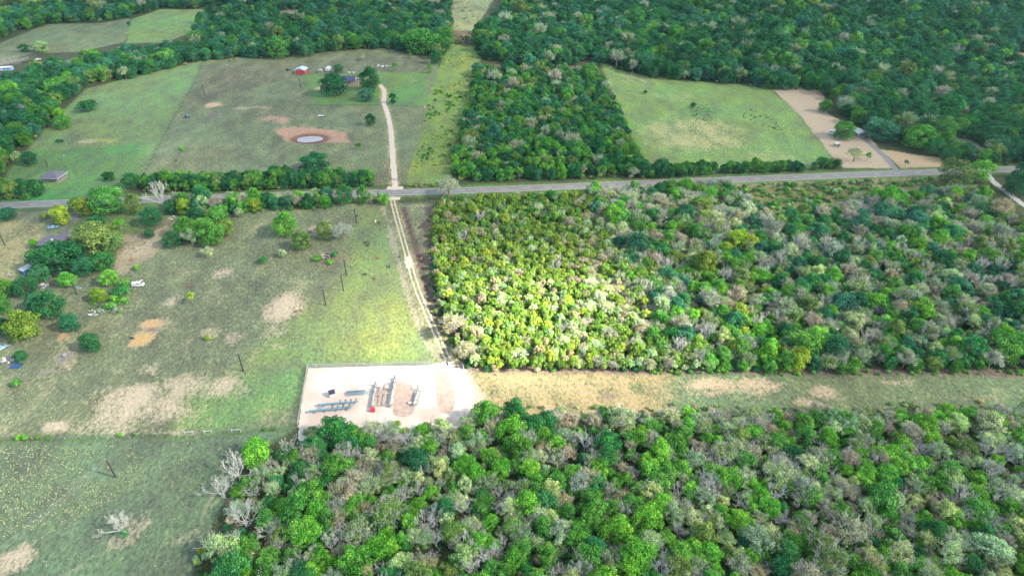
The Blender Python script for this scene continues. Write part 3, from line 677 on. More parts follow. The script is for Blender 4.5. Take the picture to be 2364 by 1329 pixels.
for k_, (x_, y_, w_, h_) in enumerate([(41,1018,19,16),(58,1018,19,16),(86,1016,17,13),(110,1015,15,12),(276,1010,17,13),(312,1008,11,9),(610,995,14,9),(632,994,12,8)]):
    X('shrub',x_,y_,w_,h_,'bright' if k_ in (0,1,4) else 'mid',['leftmost','second','third','fourth','fifth','sixth','seventh','eighth'][k_]+' bush from the left on the fence between the two left pastures','shrub','bushes along the pasture fence')
for x_, y_, w_, h_, t_, l_ in [(165,612,62,54,'dark','dark tree wedged between the two huge yard trees'),(190,640,56,44,'dark','dark tree at the lower middle of the yard clump'),(88,655,50,40,'teal','blue green tree at the lower left of the yard clump'),(255,585,50,46,'olive','olive tree on the right flank of the yard clump'),(222,545,56,44,'dark','dark tree at the top of the yard clump behind the huge olive one'),
    (455,520,44,40,'dark','dark tree at the back left of the pasture clump'),(470,545,48,44,'mid','green tree in the core of the pasture clump'),(392,496,36,34,'dark','dark tree at the foot of the bare white roadside tree'),(440,498,34,30,'dark','dark low tree in front of the emerald roadside tree'),(8,690,50,44,'mid','mid green tree cut by the left edge, highest of the left edge group')]:
    X('oak',x_,y_,w_,h_,t_,l_)
# hero bare trees
X('bare',548,1130,84,66,'grey','big bleached bare tree at the left corner of the near woods, uppermost of three','bare tree')
X('bare',512,1165,70,50,'grey','leaning bleached bare tree at the left corner of the near woods, middle of three','bare tree')
X('bare',562,1235,78,60,'grey','bleached bare tree inside the left corner of the near woods, lowest of three','bare tree')
X('bare',278,1250,70,52,'grey','lone bare white tree with vine on its trunk in the bottom left field','bare tree')
X('bare',1068,568,38,30,'grey','white bare tree in the yellow thicket, upper left of two','bare tree')
X('bare',1285,635,36,30,'grey','white bare tree in the middle of the yellow thicket','bare tree')
X('bare',1108,520,40,26,'grey','white bare tree near the top of the yellow thicket','bare tree')
X('bare',1045,440,20,24,'grey','small white bare tree where the woods meet the road','bare tree')
X('half',1035,462,60,48,'grey','big grey green tree where the yellow thicket meets the road')
X('half',1050,790,62,60,'tan','tan half bare tree beside the lane end, upper of two')
X('half',1075,838,56,44,'tan','tan half bare tree beside the lane end, lower of two')
X('oak',1188,990,64,62,'emerald','dark spreading tree on the edge of the near woods below the pad')
X('oak',1120,990,66,60,'mid','blue green spreading tree on the edge of the near woods, nearest the pad corner')
X('oak',775,1040,84,72,'emerald','big emerald tree at the upper left of the near woods')

DIM = {'oak':(8.2,8.0),'loose':(7.9,8.3),'half':(8.4,8.2),'bare':(9.0,8.4),'small':(4.2,5.1),'shrub':(4.2,2.9)}
occ = []   # placed tree discs in world
nleaf = nbare = 0
for n_, (kind, x, y, wpx, hpx, ti, lab, cat, grp) in enumerate(EX):
    p = G(x, y); sc = wpx/pxm(y)/DIM[kind][0]; rad = wpx/pxm(y)/2; p = Vector((p[0], p[1]+rad*.6, 0)); yb = H0/2+F*(HC*math.cos(P)-p[1]*math.sin(P))/(p[1]*math.cos(P)+HC*math.sin(P))
    zs = min(2.2, max(.5, (hpx-(y-yb))/vpx(yb)/DIM[kind][1]/sc))
    o = make_tree(kind, rg.randrange(20), p, sc, rg.uniform(0, 6.28), jit(T[ti], rg, .12), zs, 'sapling' if 'sapling' in lab else None)
    tag(o, lab, cat or 'tree', grp); occ.append((p[0], p[1], rad))
    if kind in ('oak','loose','half','small'): nleaf += 1
    if kind == 'bare': nbare += 1
def vine():
    b = G(284, 1243); t = make_tree('shrub', 1, Vector((b[0]+.8, b[1]+.6, 0)), .75, 1.0, jit(T['emerald'], rg), 1.9, 'vine'); tag(t, 'green vine thicket smothering the trunk of the lone bare tree', 'vine')
vine()

# ---- woods: (name, polygon px(base), spacing m, kind weights, tint weights, scale range)
NEAR = [(590,1062),(700,1018),(850,1006),(1000,1000),(1090,982),(1200,974),(1400,966),(1700,963),(2364,956),(2600,956),(2800,1700),(300,1700),(440,1370),(505,1300),(520,1200),(560,1110)]
MATURE = [(1340,448),(1680,432),(1710,470),(1790,515),(1900,492),(2000,462),(2180,448),(2275,462),(2364,530),(2700,600),(2700,862),(1520,862),(1490,800),(1510,720),(1440,650),(1410,560),(1370,500)]
THICK = [(1020,470),(1360,452),(1420,490),(1450,560),(1520,640),(1570,710),(1560,790),(1620,862),(1085,856),(1050,800),(1018,740),(1000,650),(998,560),(1004,490)]
MIDTOP = [(1100,165),(1370,165),(1400,212),(1445,300),(1475,385),(1480,412),(1045,420),(1042,380),(1066,290),(1088,215)]
HEDR = [(1470,400),(1650,392),(1655,402),(1480,414)]
FAR = [(1190,-45),(1155,40),(1095,90),(1090,112),(1112,138),(1230,160),(1372,146),(1440,166),(1510,184),(1600,190),(1700,196),(1780,208),(1890,215),(1915,235),(1940,262),(1965,292),(2060,320),(2110,345),(2160,375),(2330,392),(2364,388),(2600,375),(2500,-45)]
HOLES = [wp([(2190,140),(2250,134),(2290,138),(2270,152),(2205,152)]), wp([(2335,125),(2420,118),(2420,160),(2350,150)]), wp([(1990,300),(2050,305),(2075,350),(2010,350)]), wp([(2195,315),(2260,335),(2262,372),(2205,350)]),
         wp([(640,26),(705,22),(708,48),(650,54)]), wp([(738,22),(800,20),(795,34),(745,38)]), wp([(-60,145),(60,145),(70,175),(-60,185)])]
BANDA = [(-80,215),(40,190),(120,165),(200,148),(300,128),(440,110),(455,62),(480,40),(600,30),(600,5),(620,-40),(730,-40),(1040,-45),(1042,110),(1012,140),(960,126),(870,114),(700,126),(620,136),(560,134),(470,142),(400,158),(310,184),(205,194),(180,218),(145,243),(110,290),(70,335),(30,355),(5,420),(-80,440)]
BANDC = [(-120,140),(0,98),(30,78),(110,56),(220,53),(300,40),(370,22),(460,21),(620,10),(740,-10),(700,-45),(240,-45),(150,5),(60,32),(-120,60)]
SHR1 = [(0,20),(70,8),(110,-45),(-200,-45),(-200,40)]
H1 = [(-60,440),(60,440),(98,440),(100,450),(60,461),(-60,465)]; H1b = [(328,425),(500,418),(860,414),(862,430),(560,440),(330,444)]
H2 = [(395,476),(500,474),(700,462),(770,460),(770,478),(560,493),(400,500)]
HEDB = [(1660,395),(1850,388),(1852,397),(1665,402)]; HEDC = [(1875,384),(1935,383),(1935,391),(1880,392)]
ND = [('oak',3.6,['emerald','mid','bright','bright','mid','dark']),('loose',3.6,['mid','bright','sage','olive','pale','bright','pale']),('half',2.8,['tan','sage','pale','pale','sage','olive']),('bare',1.5,['grey'])]
MD = [('oak',4.2,['dark','mid','bright','emerald','teal','teal']),('loose',2.2,['mid','sage','olive','pale','lime']),('half',2.6,['tan','grey','sage','grey','pale','olive']),('bare',.8,['grey'])]
FD = [('oak',7,['dark','teal','teal','emerald','dark','dark','mid']),('loose',2,['teal','dark','mid','olive']),('half',.4,['sage','grey','olive']),('bare',.1,['grey'])]
TD = [('small',9,['spring','fresh','moss','spring','fresh','moss','lime']),('small',1.6,['olive','sage','tan','pale']),('half',.5,['tan','pale']),('bare',.12,['grey'])]
MT = [('oak',4.2,['dark','teal','mid','dark','emerald']),('small',3,['mid','mid','dark','emerald']),('loose',1.6,['olive','mid','mid']),('half',.6,['tan','sage'])]
HD = [('oak',4,['dark','mid','dark']),('small',2,['mid','dark']),('loose',.8,['olive','mid'])]
WOODS = [('near woods',NEAR,4.15,ND,(.44,.98)),('middle woods',MATURE,4.8,MD,(.52,1.08)),('yellow thicket',THICK,2.35,TD,(.5,1.15)),('thicket across the road',MIDTOP,4.9,MT,(.6,1.1)),
         ('far woods',FAR,7.6,FD,(.95,1.6)),('woods behind the farm',BANDA,7.0,FD,(.8,1.45)),('farthest tree band',BANDC,7.5,FD,(.9,1.4)),
         ('hedge',H1,3.3,HD,(.7,1.0)),('hedge',H1b,3.2,HD,(.65,1.0)),('roadside belt',H2,3.8,MD[:3],(.65,1.05)),('hedge',HEDR,2.8,HD,(.7,.95)),('hedge',HEDB,2.8,HD,(.65,.9)),('hedge',HEDC,2.8,HD,(.65,.9)),('far scrub',SHR1,5,[('small',1,['bright','mid'])],(.9,1.5))]
cand = []
MATW = wp(MATURE)
for wn, pp, spc, dist, (s0, s1) in WOODS:
    poly = wp(pp); xs = [p[0] for p in poly]; ys = [p[1] for p in poly]
    gx, gy = np.meshgrid(np.arange(min(xs), max(xs), spc), np.arange(min(ys), max(ys), spc*.87)); gx = gx.ravel(); gy = gy.ravel()
    rs = np.random.RandomState(len(cand)+5); gx = gx+rs.uniform(-.42,.42,gx.size)*spc+(np.round(gy/(spc*.87)) % 2)*spc/2; gy = gy+rs.uniform(-.42,.42,gy.size)*spc
    d = sdist(gx, gy, poly); ok = d > (.2*spc if wn != 'hedge' else 0)
    for h in HOLES: ok &= ~(sdist(gx, gy, h) > -2)
    for nm_, dd in (('r', pldist(gx, gy, ROAD)),): ok &= dd > 6.0
    cloudy = fbm(gx, gy, 38)
    for x, y, dd, q in zip(gx[ok], gy[ok], d[ok], cloudy[ok]):
        if any((x-a)**2+(y-b)**2 < (r*.8)**2 for a, b, r in occ if abs(x-a) < 14): continue
        depth = y*math.cos(P)+HC*math.sin(P)
        px_ = W0/2+F*x/depth; py_ = H0/2+F*(HC*math.cos(P)-y*math.sin(P))/depth
        ws = [z_[1] for z_ in dist]
        if wn == 'yellow thicket' and False: pass
        if wn == 'yellow thicket':
            ed = sst((q-.35)/.3); ws[1] = 1.2+4*ed
            if px_ > 1330: ws[2] = 3.5; 
        k = rg.choices(range(len(dist)), ws)[0]; kind, _, tl = dist[k]; ti = rg.choice(tl)
        if wn == 'yellow thicket' and kind == 'small' and py_ < 560 and rg.random() < .6: ti = rg.choice(['moss','mid','olive','spring'])
        if wn in ('middle woods','near woods','far woods') and kind in ('oak','loose'):
            q2 = float(vnoise(x+300, y, 24)); 
            if rg.random() < .5: ti = (['teal','dark','teal','dark','dark','emerald','mid'] if wn == 'far woods' else ['teal','dark','emerald','mid','bright','bright','olive'] if wn != 'near woods' else ['emerald','mid','mid','bright','bright','pale','olive'])[min(6, int(q2*7))]
        if wn in ('middle woods','near woods') and q > .58 and rg.random() < .28: kind, ti = 'half', rg.choice(['tan','grey','sage'])
        if wn == 'middle woods' and px_ < 1640 and 520 < py_ < 860 and rg.random() < .35: ti = rg.choice(['spring','bright','mid'])
        if wn == 'thicket across the road' and py_ > 330 and rg.random() < .35: ti = rg.choice(['bright','mid','mid'])
        s = rg.uniform(s0, s1)*(1.35 if rg.random() < .12 else 1)
        if kind == 'bare': s = min(s, .85 if wn != 'far woods' else 1.2)
        if kind == 'small' and wn != 'yellow thicket': s *= 1.5
        if kind in ('half','bare') and wn == 'yellow thicket': s *= .62
        edge_lim = dd+spc*.7
        s = min(s, max(.5, edge_lim/ (DIM[kind][0]/2)))
        cand.append(dict(w=wn, x=float(x), y=float(y), k=kind, t=ti, s=s, zs=rg.uniform(.85,1.2)*(.9 if wn == 'near woods' else 1), px=px_, py=py_, size=s*DIM[kind][0]*F/depth, vid=rg.randrange(20), rz=rg.uniform(0, 6.28)))
def inframe(c): return -20 < c['px'] < W0+20 and 0 < c['py'] < H0+28
leafy = sorted([c for c in cand if c['k'] in ('oak','loose','half','small') and inframe(c)], key=lambda c: -c['size'])
bares = sorted([c for c in cand if c['k'] == 'bare' and inframe(c)], key=lambda c: -c['size'])
pick = leafy[:300-nleaf]+bares[:200]
# labels: within each wood, size class and colour, ordered left to right inside bands of depth
ORD = ['first','second','third','fourth','fifth','sixth','seventh','eighth','ninth','tenth','eleventh','twelfth','thirteenth','fourteenth','fifteenth','sixteenth','seventeenth','eighteenth','nineteenth','twentieth']
groups = {}
for c in pick:
    if c['w'] == 'near woods':
        b = min(5, int((c['py']-975)/66)); band = ['on the near woods far edge','in the near woods second rank','in the near woods upper middle','in the near woods lower middle','low in the near woods','along the bottom picture edge'][max(0,b)]
    elif c['w'] == 'middle woods':
        b = min(4, int((c['py']-430)/90)); band = ['by the road in the middle woods','high in the middle woods','central in the middle woods','low in the middle woods','on the middle woods front edge'][max(0,b)]
    else:
        band = 'in the '+c['w']
        if c['w'] == 'yellow thicket':
            b = max(0, min(4, int((c['py']-470)/78))); band = ['in the thicket top fifth','in the thicket second fifth','in the thicket middle','in the thicket lower middle','at the thicket bottom edge'][b]
    c['band'] = band
    c['desc'] = ('bare white tree' if c['k'] == 'bare' else WORD[c['t']]+(' half bare tree' if c['k'] == 'half' else ' airy tree' if c['k'] == 'loose' else ' tree'))
    groups.setdefault((c['desc'], band), []).append(c)
for (desc, band), cs in groups.items():
    cs.sort(key=lambda c: c['px'])
    for i, c in enumerate(cs):
        n_ = len(cs)
        if n_ == 1: c['lab'] = 'only '+desc+' '+band
        elif n_ <= 20 or i < 20: c['lab'] = ORD[i]+' '+desc+' from the left '+band
        else: c['lab'] = (ORD[n_-1-i] if n_-1-i < 20 else 'middle')+' '+desc+' from the right '+band
for c in pick:
    o = make_tree(c['k'], c['vid'], (c['x'], c['y'], 0), c['s'], c['rz'], jit(T[c['t']], rg), c['zs'])
    tag(o, c['lab'], 'bare tree' if c['k'] == 'bare' else 'tree', ('bare trees' if c['k'] == 'bare' else 'trees')+' of the '+c['w']); c['used'] = 1
rest = [c for c in cand if not c.get('used')]
# ---- scatter of the rest
def scatter(name, pts, label, cat):
    "pts: list of (x,y,z,kind,vid,scale,zscale,rz,tint); ONE object, instances of the tree meshes on its points"
    me = bpy.data.meshes.new(name); n_ = len(pts); me.vertices.add(n_)
    me.vertices.foreach_set('co', np.array([p[:3] for p in pts], np.float32).ravel())
    keys = sorted({(p[3], p[4] % NV[p[3]]) for p in pts}); kid = {k: i for i, k in enumerate(keys)}
    a = me.attributes.new('vid', 'INT', 'POINT'); a.data.foreach_set('value', np.array([kid[(p[3], p[4] % NV[p[3]])] for p in pts], np.int32))
    a = me.attributes.new('sc', 'FLOAT_VECTOR', 'POINT'); a.data.foreach_set('vector', np.array([(p[5], p[5], p[5]*p[6]) for p in pts], np.float32).ravel())
    a = me.attributes.new('rot', 'FLOAT_VECTOR', 'POINT'); a.data.foreach_set('vector', np.array([(0, 0, p[7]) for p in pts], np.float32).ravel())
    a = me.attributes.new('tint', 'FLOAT_COLOR', 'POINT'); a.data.foreach_set('color', np.array([(*p[8], 1) for p in pts], np.float32).ravel())
    o = bpy.data.objects.new(name, me); col.objects.link(o)
    ng = bpy.data.node_groups.new(name, 'GeometryNodeTree'); ng.interface.new_socket('Geometry', in_out='INPUT', socket_type='NodeSocketGeometry'); ng.interface.new_socket('Geometry', in_out='OUTPUT', socket_type='NodeSocketGeometry')
    N = ng.nodes; L = ng.links; gi = N.new('NodeGroupInput'); go = N.new('NodeGroupOutput'); jn = N.new('GeometryNodeJoinGeometry'); L.new(jn.outputs[0], go.inputs[0])
    def na(nm, ty):
        q = N.new('GeometryNodeInputNamedAttribute'); q.data_type = ty; q.inputs[0].default_value = nm; return q.outputs[0]
    vid = na('vid', 'INT'); sc = na('sc', 'FLOAT_VECTOR'); ro = na('rot', 'FLOAT_VECTOR')
    for k, i in kid.items():
        cp = N.new('FunctionNodeCompare'); cp.data_type = 'INT'; cp.operation = 'EQUAL'; L.new(vid, cp.inputs[2]); cp.inputs[3].default_value = i
        for so_ in SRC[k]:
            if so_ is None: continue
            oi = N.new('GeometryNodeObjectInfo'); oi.inputs[0].default_value = so_; oi.transform_space = 'ORIGINAL'; oi.inputs[1].default_value = True
            ip = N.new('GeometryNodeInstanceOnPoints'); L.new(gi.outputs[0], ip.inputs['Points']); L.new(cp.outputs[0], ip.inputs['Selection']); L.new(oi.outputs['Geometry'], ip.inputs['Instance'])
            L.new(ro, ip.inputs['Rotation']); L.new(sc, ip.inputs['Scale']); L.new(ip.outputs[0], jn.inputs[0])
    md = o.modifiers.new('scatter', 'NODES'); md.node_group = ng; tag(o, label, cat, None, 'stuff'); return o
def ensure(kind):
    for i in range(NV[kind]):
        assert (kind, i) in SRC, (kind, i)
for k_ in NV:
    for i in range(NV[k_]):
        if (k_, i) not in SRC: raise RuntimeError('no source %s %d' % (k_, i))
def tup(c): return (c['x'], c['y'], 0, c['k'], c['vid'], c['s'], c['zs'], c['rz'], jit(T[c['t']], rg))
scatter('woodland', [tup(c) for c in rest if c['w'] not in ('yellow thicket','hedge')], 'dense mass of mixed green and grey trees filling the woods and tree belts', 'woodland')
scatter('thicket', [tup(c) for c in rest if c['w'] == 'yellow thicket'], 'dense thicket of young yellow green trees right of the dirt lane', 'thicket')
scatter('hedge', [tup(c) for c in rest if c['w'] == 'hedge'], 'bushy dark green hedgerow along the north side of the road', 'hedge')
# undergrowth below the crowns and weedy scrub in the open strips
ug = []
rs = np.random.RandomState(9)
def fillp(pp, n_, kinds, sr, tl, zr=(.7,1.2), holes=False, clump=None, th=.5):
    poly = wp(pp); xs = [p[0] for p in poly]; ys = [p[1] for p in poly]; x = rs.uniform(min(xs), max(xs), n_*3); y = rs.uniform(min(ys), max(ys), n_*3)
    ok = sdist(x, y, poly) > .3
    if holes:
        for h in HOLES: ok &= ~(sdist(x, y, h) > -1)
    ok &= pldist(x, y, ROAD) > 4.6
    for ln, dd in ((WROAD,3),(TRACK,3),(DRIVE,3),(RDRIVE,3)): ok &= pldist(x, y, ln) > dd
    if clump: ok &= fbm(x, y, clump) > th
    out = []
    for a, b in list(zip(x[ok], y[ok]))[:n_]:
        out.append((float(a), float(b), 0, kinds, rg.randrange(9), rg.uniform(*sr), rg.uniform(*zr), rg.uniform(0, 6.28), jit(T[rg.choice(tl)], rg, .3)))
    return out
for pp, n_ in ((NEAR,1500),(MATURE,1700),(THICK,1300),(MIDTOP,900),(FAR,3500),(BANDA,1400),(BANDC,500),(H2,160),(H1b,200),(H1,40),(HEDR,60)):
    ug += fillp(pp, n_, 'shrub', (.6,1.2), ['dark','mid','olive','dark','tan'], holes=True)
scatter('undergrowth', ug, 'dark bushy undergrowth on the ground beneath the tree crowns', 'undergrowth')
sc_ = fillp([(1690,428),(2190,410),(2210,440),(2000,480),(1900,512),(1790,535),(1700,480)], 520, 'shrub', (.3,1.0), ['olive','mid','dark','mid','bright','sage'])
sc_ += fillp([(1030,120),(1110,125),(1085,200),(1055,320),(1040,420),(940,420),(985,290)], 420, 'shrub', (.1,.42), ['mid','olive','lime','bright','yellow','moss'], clump=22, th=.5)
sc_ += fillp([(1000,200),(1080,210),(1050,330),(960,400),(975,300)], 90, 'shrub', (.4,.85), ['mid','bright','dark'], clump=18, th=.5)
sc_ += fillp([(1045,-20),(1160,-20),(1088,70),(1046,70)], 160, 'shrub', (.2,.6), ['mid','sage','pale'])
sc_ += fillp([(1042,82),(1092,84),(1088,102),(1036,104)], 40, 'shrub', (.4,.8), ['emerald','bright'])
sc_ += fillp([(1590,240),(1650,240),(1660,290),(1600,290)], 60, 'shrub', (.12,.35), ['teal','dark'])
sc_ += fillp([(1700,265),(1740,250),(1830,300),(1800,315)], 70, 'shrub', (.12,.35), ['teal','dark'])
sc_ += fillp([(1400,160),(1760,200),(1900,360),(1500,370)], 70, 'shrub', (.08,.28), ['dark','mid'])
sc_ += fillp([(300,100),(305,45),(460,25),(430,80)], 40, 'shrub', (.15,.4), ['mid','lime'])
sc_ += fillp([(940,425),(990,425),(1030,420),(1030,432),(940,434)], 34, 'shrub', (.3,.6), ['lime','mid','tan'])
sc_ += fillp([(200,690),(300,690),(300,725),(215,725)], 50, 'shrub', (.2,.5), ['mid','bright','emerald'])
sc_ += fillp([(560,470),(770,462),(770,486),(560,496)], 60, 'shrub', (.4,.7), ['mid','dark'])
sc_ += fillp([(1100,940),(2364,925),(2364,975),(1090,985)], 170, 'shrub', (.3,.8), ['pale','mid','sage','olive','tan'])
sc_ += fillp([(1500,858),(2364,855),(2364,868),(1500,868)], 60, 'shrub', (.3,.6), ['mid','bright'])
sc_ += fillp([(700,985),(1000,975),(1000,1000),(700,1010)], 60, 'shrub', (.4,.9), ['bright','mid','lime','sage'])
sc_ += fillp([(430,1290),(520,1230),(560,1110),(590,1070),(470,1330)], 60, 'shrub', (.3,.8), ['bright','mid','sage','lime'])
sc_ += fillp([(985,480),(1012,480),(1005,600),(1015,700),(1060,850),(1040,850),(1000,740),(985,640)], 90, 'shrub', (.3,.8), ['mid','olive','bright','tan'])
scatter('scrub', sc_, 'scattered low green scrub and weeds in the open strips and fields', 'scrub')
# pale grass tufts
def tufts():
    tb = MB(); rr = random.Random(4)
    for k in range(26):
        a = rr.uniform(0, 6.28); r_ = rr.uniform(.05,.45); h = rr.uniform(.2,.5); x, y = r_*math.cos(a)*.5, r_*math.sin(a)*.5; dx, dy = math.cos(a)*.25*r_/.45, math.sin(a)*.25*r_/.45
        px_, py_ = -math.sin(a)*.07, math.cos(a)*.07
        tb.add([(x-px_, y-py_, 0), (x+px_, y+py_, 0), (x+dx+px_, y+dy+py_, h), (x+dx-px_, y+dy-py_, h)], [(0,1,2,3)])
    m = leafmat('dry_grass'); allv = []; allf = []; pts = []
    for pp, n_, cl, th in (([(0,1030),(300,1030),(340,1100),(250,1160),(120,1230),(0,1290),(-40,1290),(-40,1030)],1500,14,.42),([(0,850),(200,820),(690,880),(680,980),(0,1010)],500,14,.5),([(1080,860),(2364,862),(2364,925),(1100,935)],900,14,.4),([(300,600),(800,600),(900,830),(300,830)],200,18,.5),([(30,1010),(690,1000),(540,1090),(480,1300),(0,1329)],300,12,.5)):
        poly = wp(pp); xs = [p[0] for p in poly]; ys = [p[1] for p in poly]; x = rs.uniform(min(xs), max(xs), n_*4); y = rs.uniform(min(ys), max(ys), n_*4); ok = (sdist(x, y, poly) > 0) & (fbm(x, y, cl) > th)
        pts += list(zip(x[ok][:n_], y[ok][:n_]))
    v0 = np.array(tb.v); nv = len(v0); V = []
    for a, b in pts:
        s = rr.uniform(.25,.75); t = rr.uniform(0, 6.28); c_, s_ = math.cos(t), math.sin(t)
        V.append(np.column_stack([(v0[:,0]*c_-v0[:,1]*s_)*s+a, (v0[:,0]*s_+v0[:,1]*c_)*s+b, v0[:,2]*s*.8]))
    V = np.concatenate(V); Q = V.reshape(-1,4,3); me = quads_mesh('grass_tufts', Q, np.random.RandomState(1).rand(len(Q)), [m])
    o = bpy.data.objects.new('grass_tufts', me); col.objects.link(o); o['tint'] = [.30,.33,.2]; tag(o, 'pale dry grass tufts dotted over the pastures', 'grass', None, 'stuff')
tufts()

# ------------------------------------------------------------------ buildings
def gable(b, c, w_, d, h, rise, rz, over=.4, th=.12, m=0):
    "two roof slabs, ridge along local Y"
    Mz = Matrix.Rotation(rz, 3, 'Z'); c = Vector(c)
    for s in (-1, 1):
        x0, x1 = 0, s*(w_/2+over); y = d/2+over; z1 = h-rise*over/(w_/2)
        q = [(x0,-y,h+rise),(x1,-y,z1),(x1,y,z1),(x0,y,h+rise)]
        b.add([Mz @ Vector(p)+c for p in q]+[Mz @ Vector((p[0],p[1],p[2]+th))+c for p in q], [(0,1,2,3),(7,6,5,4),(0,4,5,1),(1,5,6,2),(2,6,7,3),(3,7,4,0)], m)
def gwalls(b, c, w_, d, h, rise, rz, m=0):
    Mz = Matrix.Rotation(rz, 3, 'Z'); c = Vector(c); x, y = w_/2, d/2
    v = [(-x,-y,0),(x,-y,0),(x,y,0),(-x,y,0),(-x,-y,h),(x,-y,h),(x,y,h),(-x,y,h),(0,-y,h+rise-.02),(0,y,h+rise-.02)]
    b.add([Mz @ Vector(p)+c for p in v], [(0,1,5,8,4),(1,2,6,5),(2,3,7,9,6),(3,0,4,7)], m)
def hip(b, w_, d, h, rise, over=.5, ridge=None, th=.15):
    x, y = w_/2+over, d/2+over; r = (w_-d)/2 if ridge is None else ridge; r = max(r, .05)
    v = [(-x,-y,h),(x,-y,h),(x,y,h),(-x,y,h),(-r,0,h+rise),(r,0,h+rise),(-x,-y,h-th),(x,-y,h-th),(x,y,h-th),(-x,y,h-th)]
    b.add(v, [(0,1,5,4),(1,2,5),(2,3,4,5),(3,0,4),(6,7,1,0),(7,8,2,1),(8,9,3,2),(9,6,0,3),(9,8,7,6)])
def wp3(x, y, rz, name, label, cat): t = empty(name, G(x, y), rz); tag(t, label, cat); return t
def one(name, f, m, t): b = MB(); f(b); return b.build(name, m, t)
def opening(t, name, x, y, z, sx, sy, sz, m, frame=True):
    fr = one(name, lambda b: b.box((x, y, z), (sx+.16, sy, sz+.16)), M['white'], t) if frame else None
    o = one('pane' if frame else name, lambda b: b.box((x, y+math.copysign(.03, y) if sx > .1 else y, z), (sx, sy, sz)), m, fr or t); return o
# pavilion
t = wp3(127, 414, R(-6), 'pavilion', 'open sided pavilion with a grey hipped roof on the grass near the road', 'pavilion')
one('roof', lambda b: hip(b, 10.6, 8.6, 2.9, 2.1), M['greyroof'], t); one('slab', lambda b: b.box((0,0,.06),(10.4,8.4,.12)), M['concrete'], t)
for a, c in ((-1,-1),(0,-1),(1,-1),(-1,1),(0,1),(1,1)): one('post', lambda b: b.box((a*4.9, c*3.9, 1.45), (.2,.2,2.75)), M['post'], t)
one('fascia', lambda b: [b.box((0,s*4.85,2.72),(11.6,.06,.26)) for s in (-1,1)]+[b.box((s*5.85,0,2.72),(.06,9.6,.26)) for s in (-1,1)], M['white'], t)
# grey house
t = wp3(127, 566, R(-3), 'grey_roofed_house', 'low house with a long grey shingle roof half hidden by large dark trees', 'house')
one('wall', lambda b: b.box((0,0,1.25),(11.4,7.6,2.5)), M['brick'], t); rf = one('roof', lambda b: hip(b, 11.6, 8.2, 2.6, 1.5, .6, 4.2), M['greyroof'], t)
one('chimney', lambda b: (b.box((1.2,-1.8,3.9),(.7,.7,1.3)), b.box((1.2,-1.8,4.6),(.85,.85,.12))), M['white'], rf); one('vent', lambda b: b.tube((-.4,.6,3.6),(-.4,.6,4.5),.12,.12,8,0,True), M['darkmetal'], rf)
one('door', lambda b: b.box((3.2,-3.83,1.05),(1.0,.06,2.1)), M['white'], t)
for x_ in (-3.8,-1.2,1.2): opening(t, 'window', x_, -3.83, 1.5, 1.1, .06, .9, M['glass'])
# red barn
t = wp3(694, 172, R(-2), 'red_barn', 'small red barn with a white metal gable roof in the farm field', 'barn')
one('wall', lambda b: gwalls(b, (0,3.5,0), 8.2, 7.6, 3.3, 1.3, 0), M['red'], t); one('roof', lambda b: gable(b, (0,3.5,0), 8.2, 7.6, 3.35, 1.3, 0, .5), M['whiteroof'], t)
one('trim', lambda b: [b.box((s*4.08,-.33,1.65),(.18,.06,3.3)) for s in (-1,1)]+[b.box((0,-.33,3.25),(8.0,.06,.16))], M['white'], t)
one('door', lambda b: (b.box((-1.25,-.34,1.3),(2.3,.06,2.6)), b.box((1.25,-.34,1.3),(2.3,.06,2.6))), mat('barn_door', (.3,.02,.04), .6, 0, .2, 2), t); opening(t, 'window', 3.2, -.34, 2.0, .8, .06, .7, M['glass'])
# blue roofed farmhouse
t = wp3(812, 191, R(-2), 'blue_roofed_farmhouse', 'long farmhouse with a dark blue and tan roof between two broad dark trees', 'house')
one('wall', lambda b: b.box((0,3.4,1.3),(15,6.6,2.6)), M['concrete'], t)
one('roof', lambda b: gable(b, (-2.6,3.4,0), 6.8, 10.2, 2.62, 1.6, R(90), .5), M['darkblue'], t); one('side_roof', lambda b: gable(b, (5.0,3.4,0), 6.4, 4.0, 2.64, 1.1, R(90), .45), M['tanroof'], t)
one('porch', lambda b: (b.box((.5,-1.3,2.35),(5.2,2.4,.12)), b.box((-1.9,-2.3,1.15),(.15,.15,2.3)), b.box((2.9,-2.3,1.15),(.15,.15,2.3))), M['darkblue'], t)
one('door', lambda b: b.box((0,.07,1.05),(1,.06,2.1)), M['white'], t)
for x_ in (-5.5,-3,3.6,6): opening(t, 'window', x_, .07, 1.5, 1.1, .06, .9, M['glass'])
# right house
t = wp3(1990, 316, R(12), 'white_roofed_house', 'small house with a white metal roof and dark porch behind the paved driveway', 'house')
one('wall', lambda b: gwalls(b, (0,3,0), 7, 6, 2.6, 1.2, 0), M['concrete'], t); one('roof', lambda b: gable(b, (0,3,0), 7, 6, 2.62, 1.2, 0, .5), M['whiteroof'], t)
one('porch_roof', lambda b: b.box((1.2,-1.6,2.2),(5,2.8,.1)), M['darkmetal'], t)
for x_ in (-1.1,3.5): one('porch_post', lambda b: b.box((x_,-2.8,1.08),(.14,.14,2.15)), M['white'], t)
one('door', lambda b: b.box((1.2,-.04,1.02),(.95,.06,2.0)), M['white'], t); opening(t, 'window', -1.8, -.04, 1.5, 1, .06, .8, M['glass'])
def shed(x, y, rz, w_, d, h, rise, wm, rm, label, name='shed'):
    t = wp3(x, y, rz, name, label, 'shed'); one('wall', lambda b: gwalls(b, (0,0,0), w_, d, h, rise, 0), wm, t); one('roof', lambda b: gable(b, (0,0,0), w_, d, h+.02, rise, 0, .25, .08), rm, t)
    one('door', lambda b: b.box((0,-d/2-.03,.9),(min(1.2,w_*.4),.06,1.8)), M['darkmetal'], t); return t
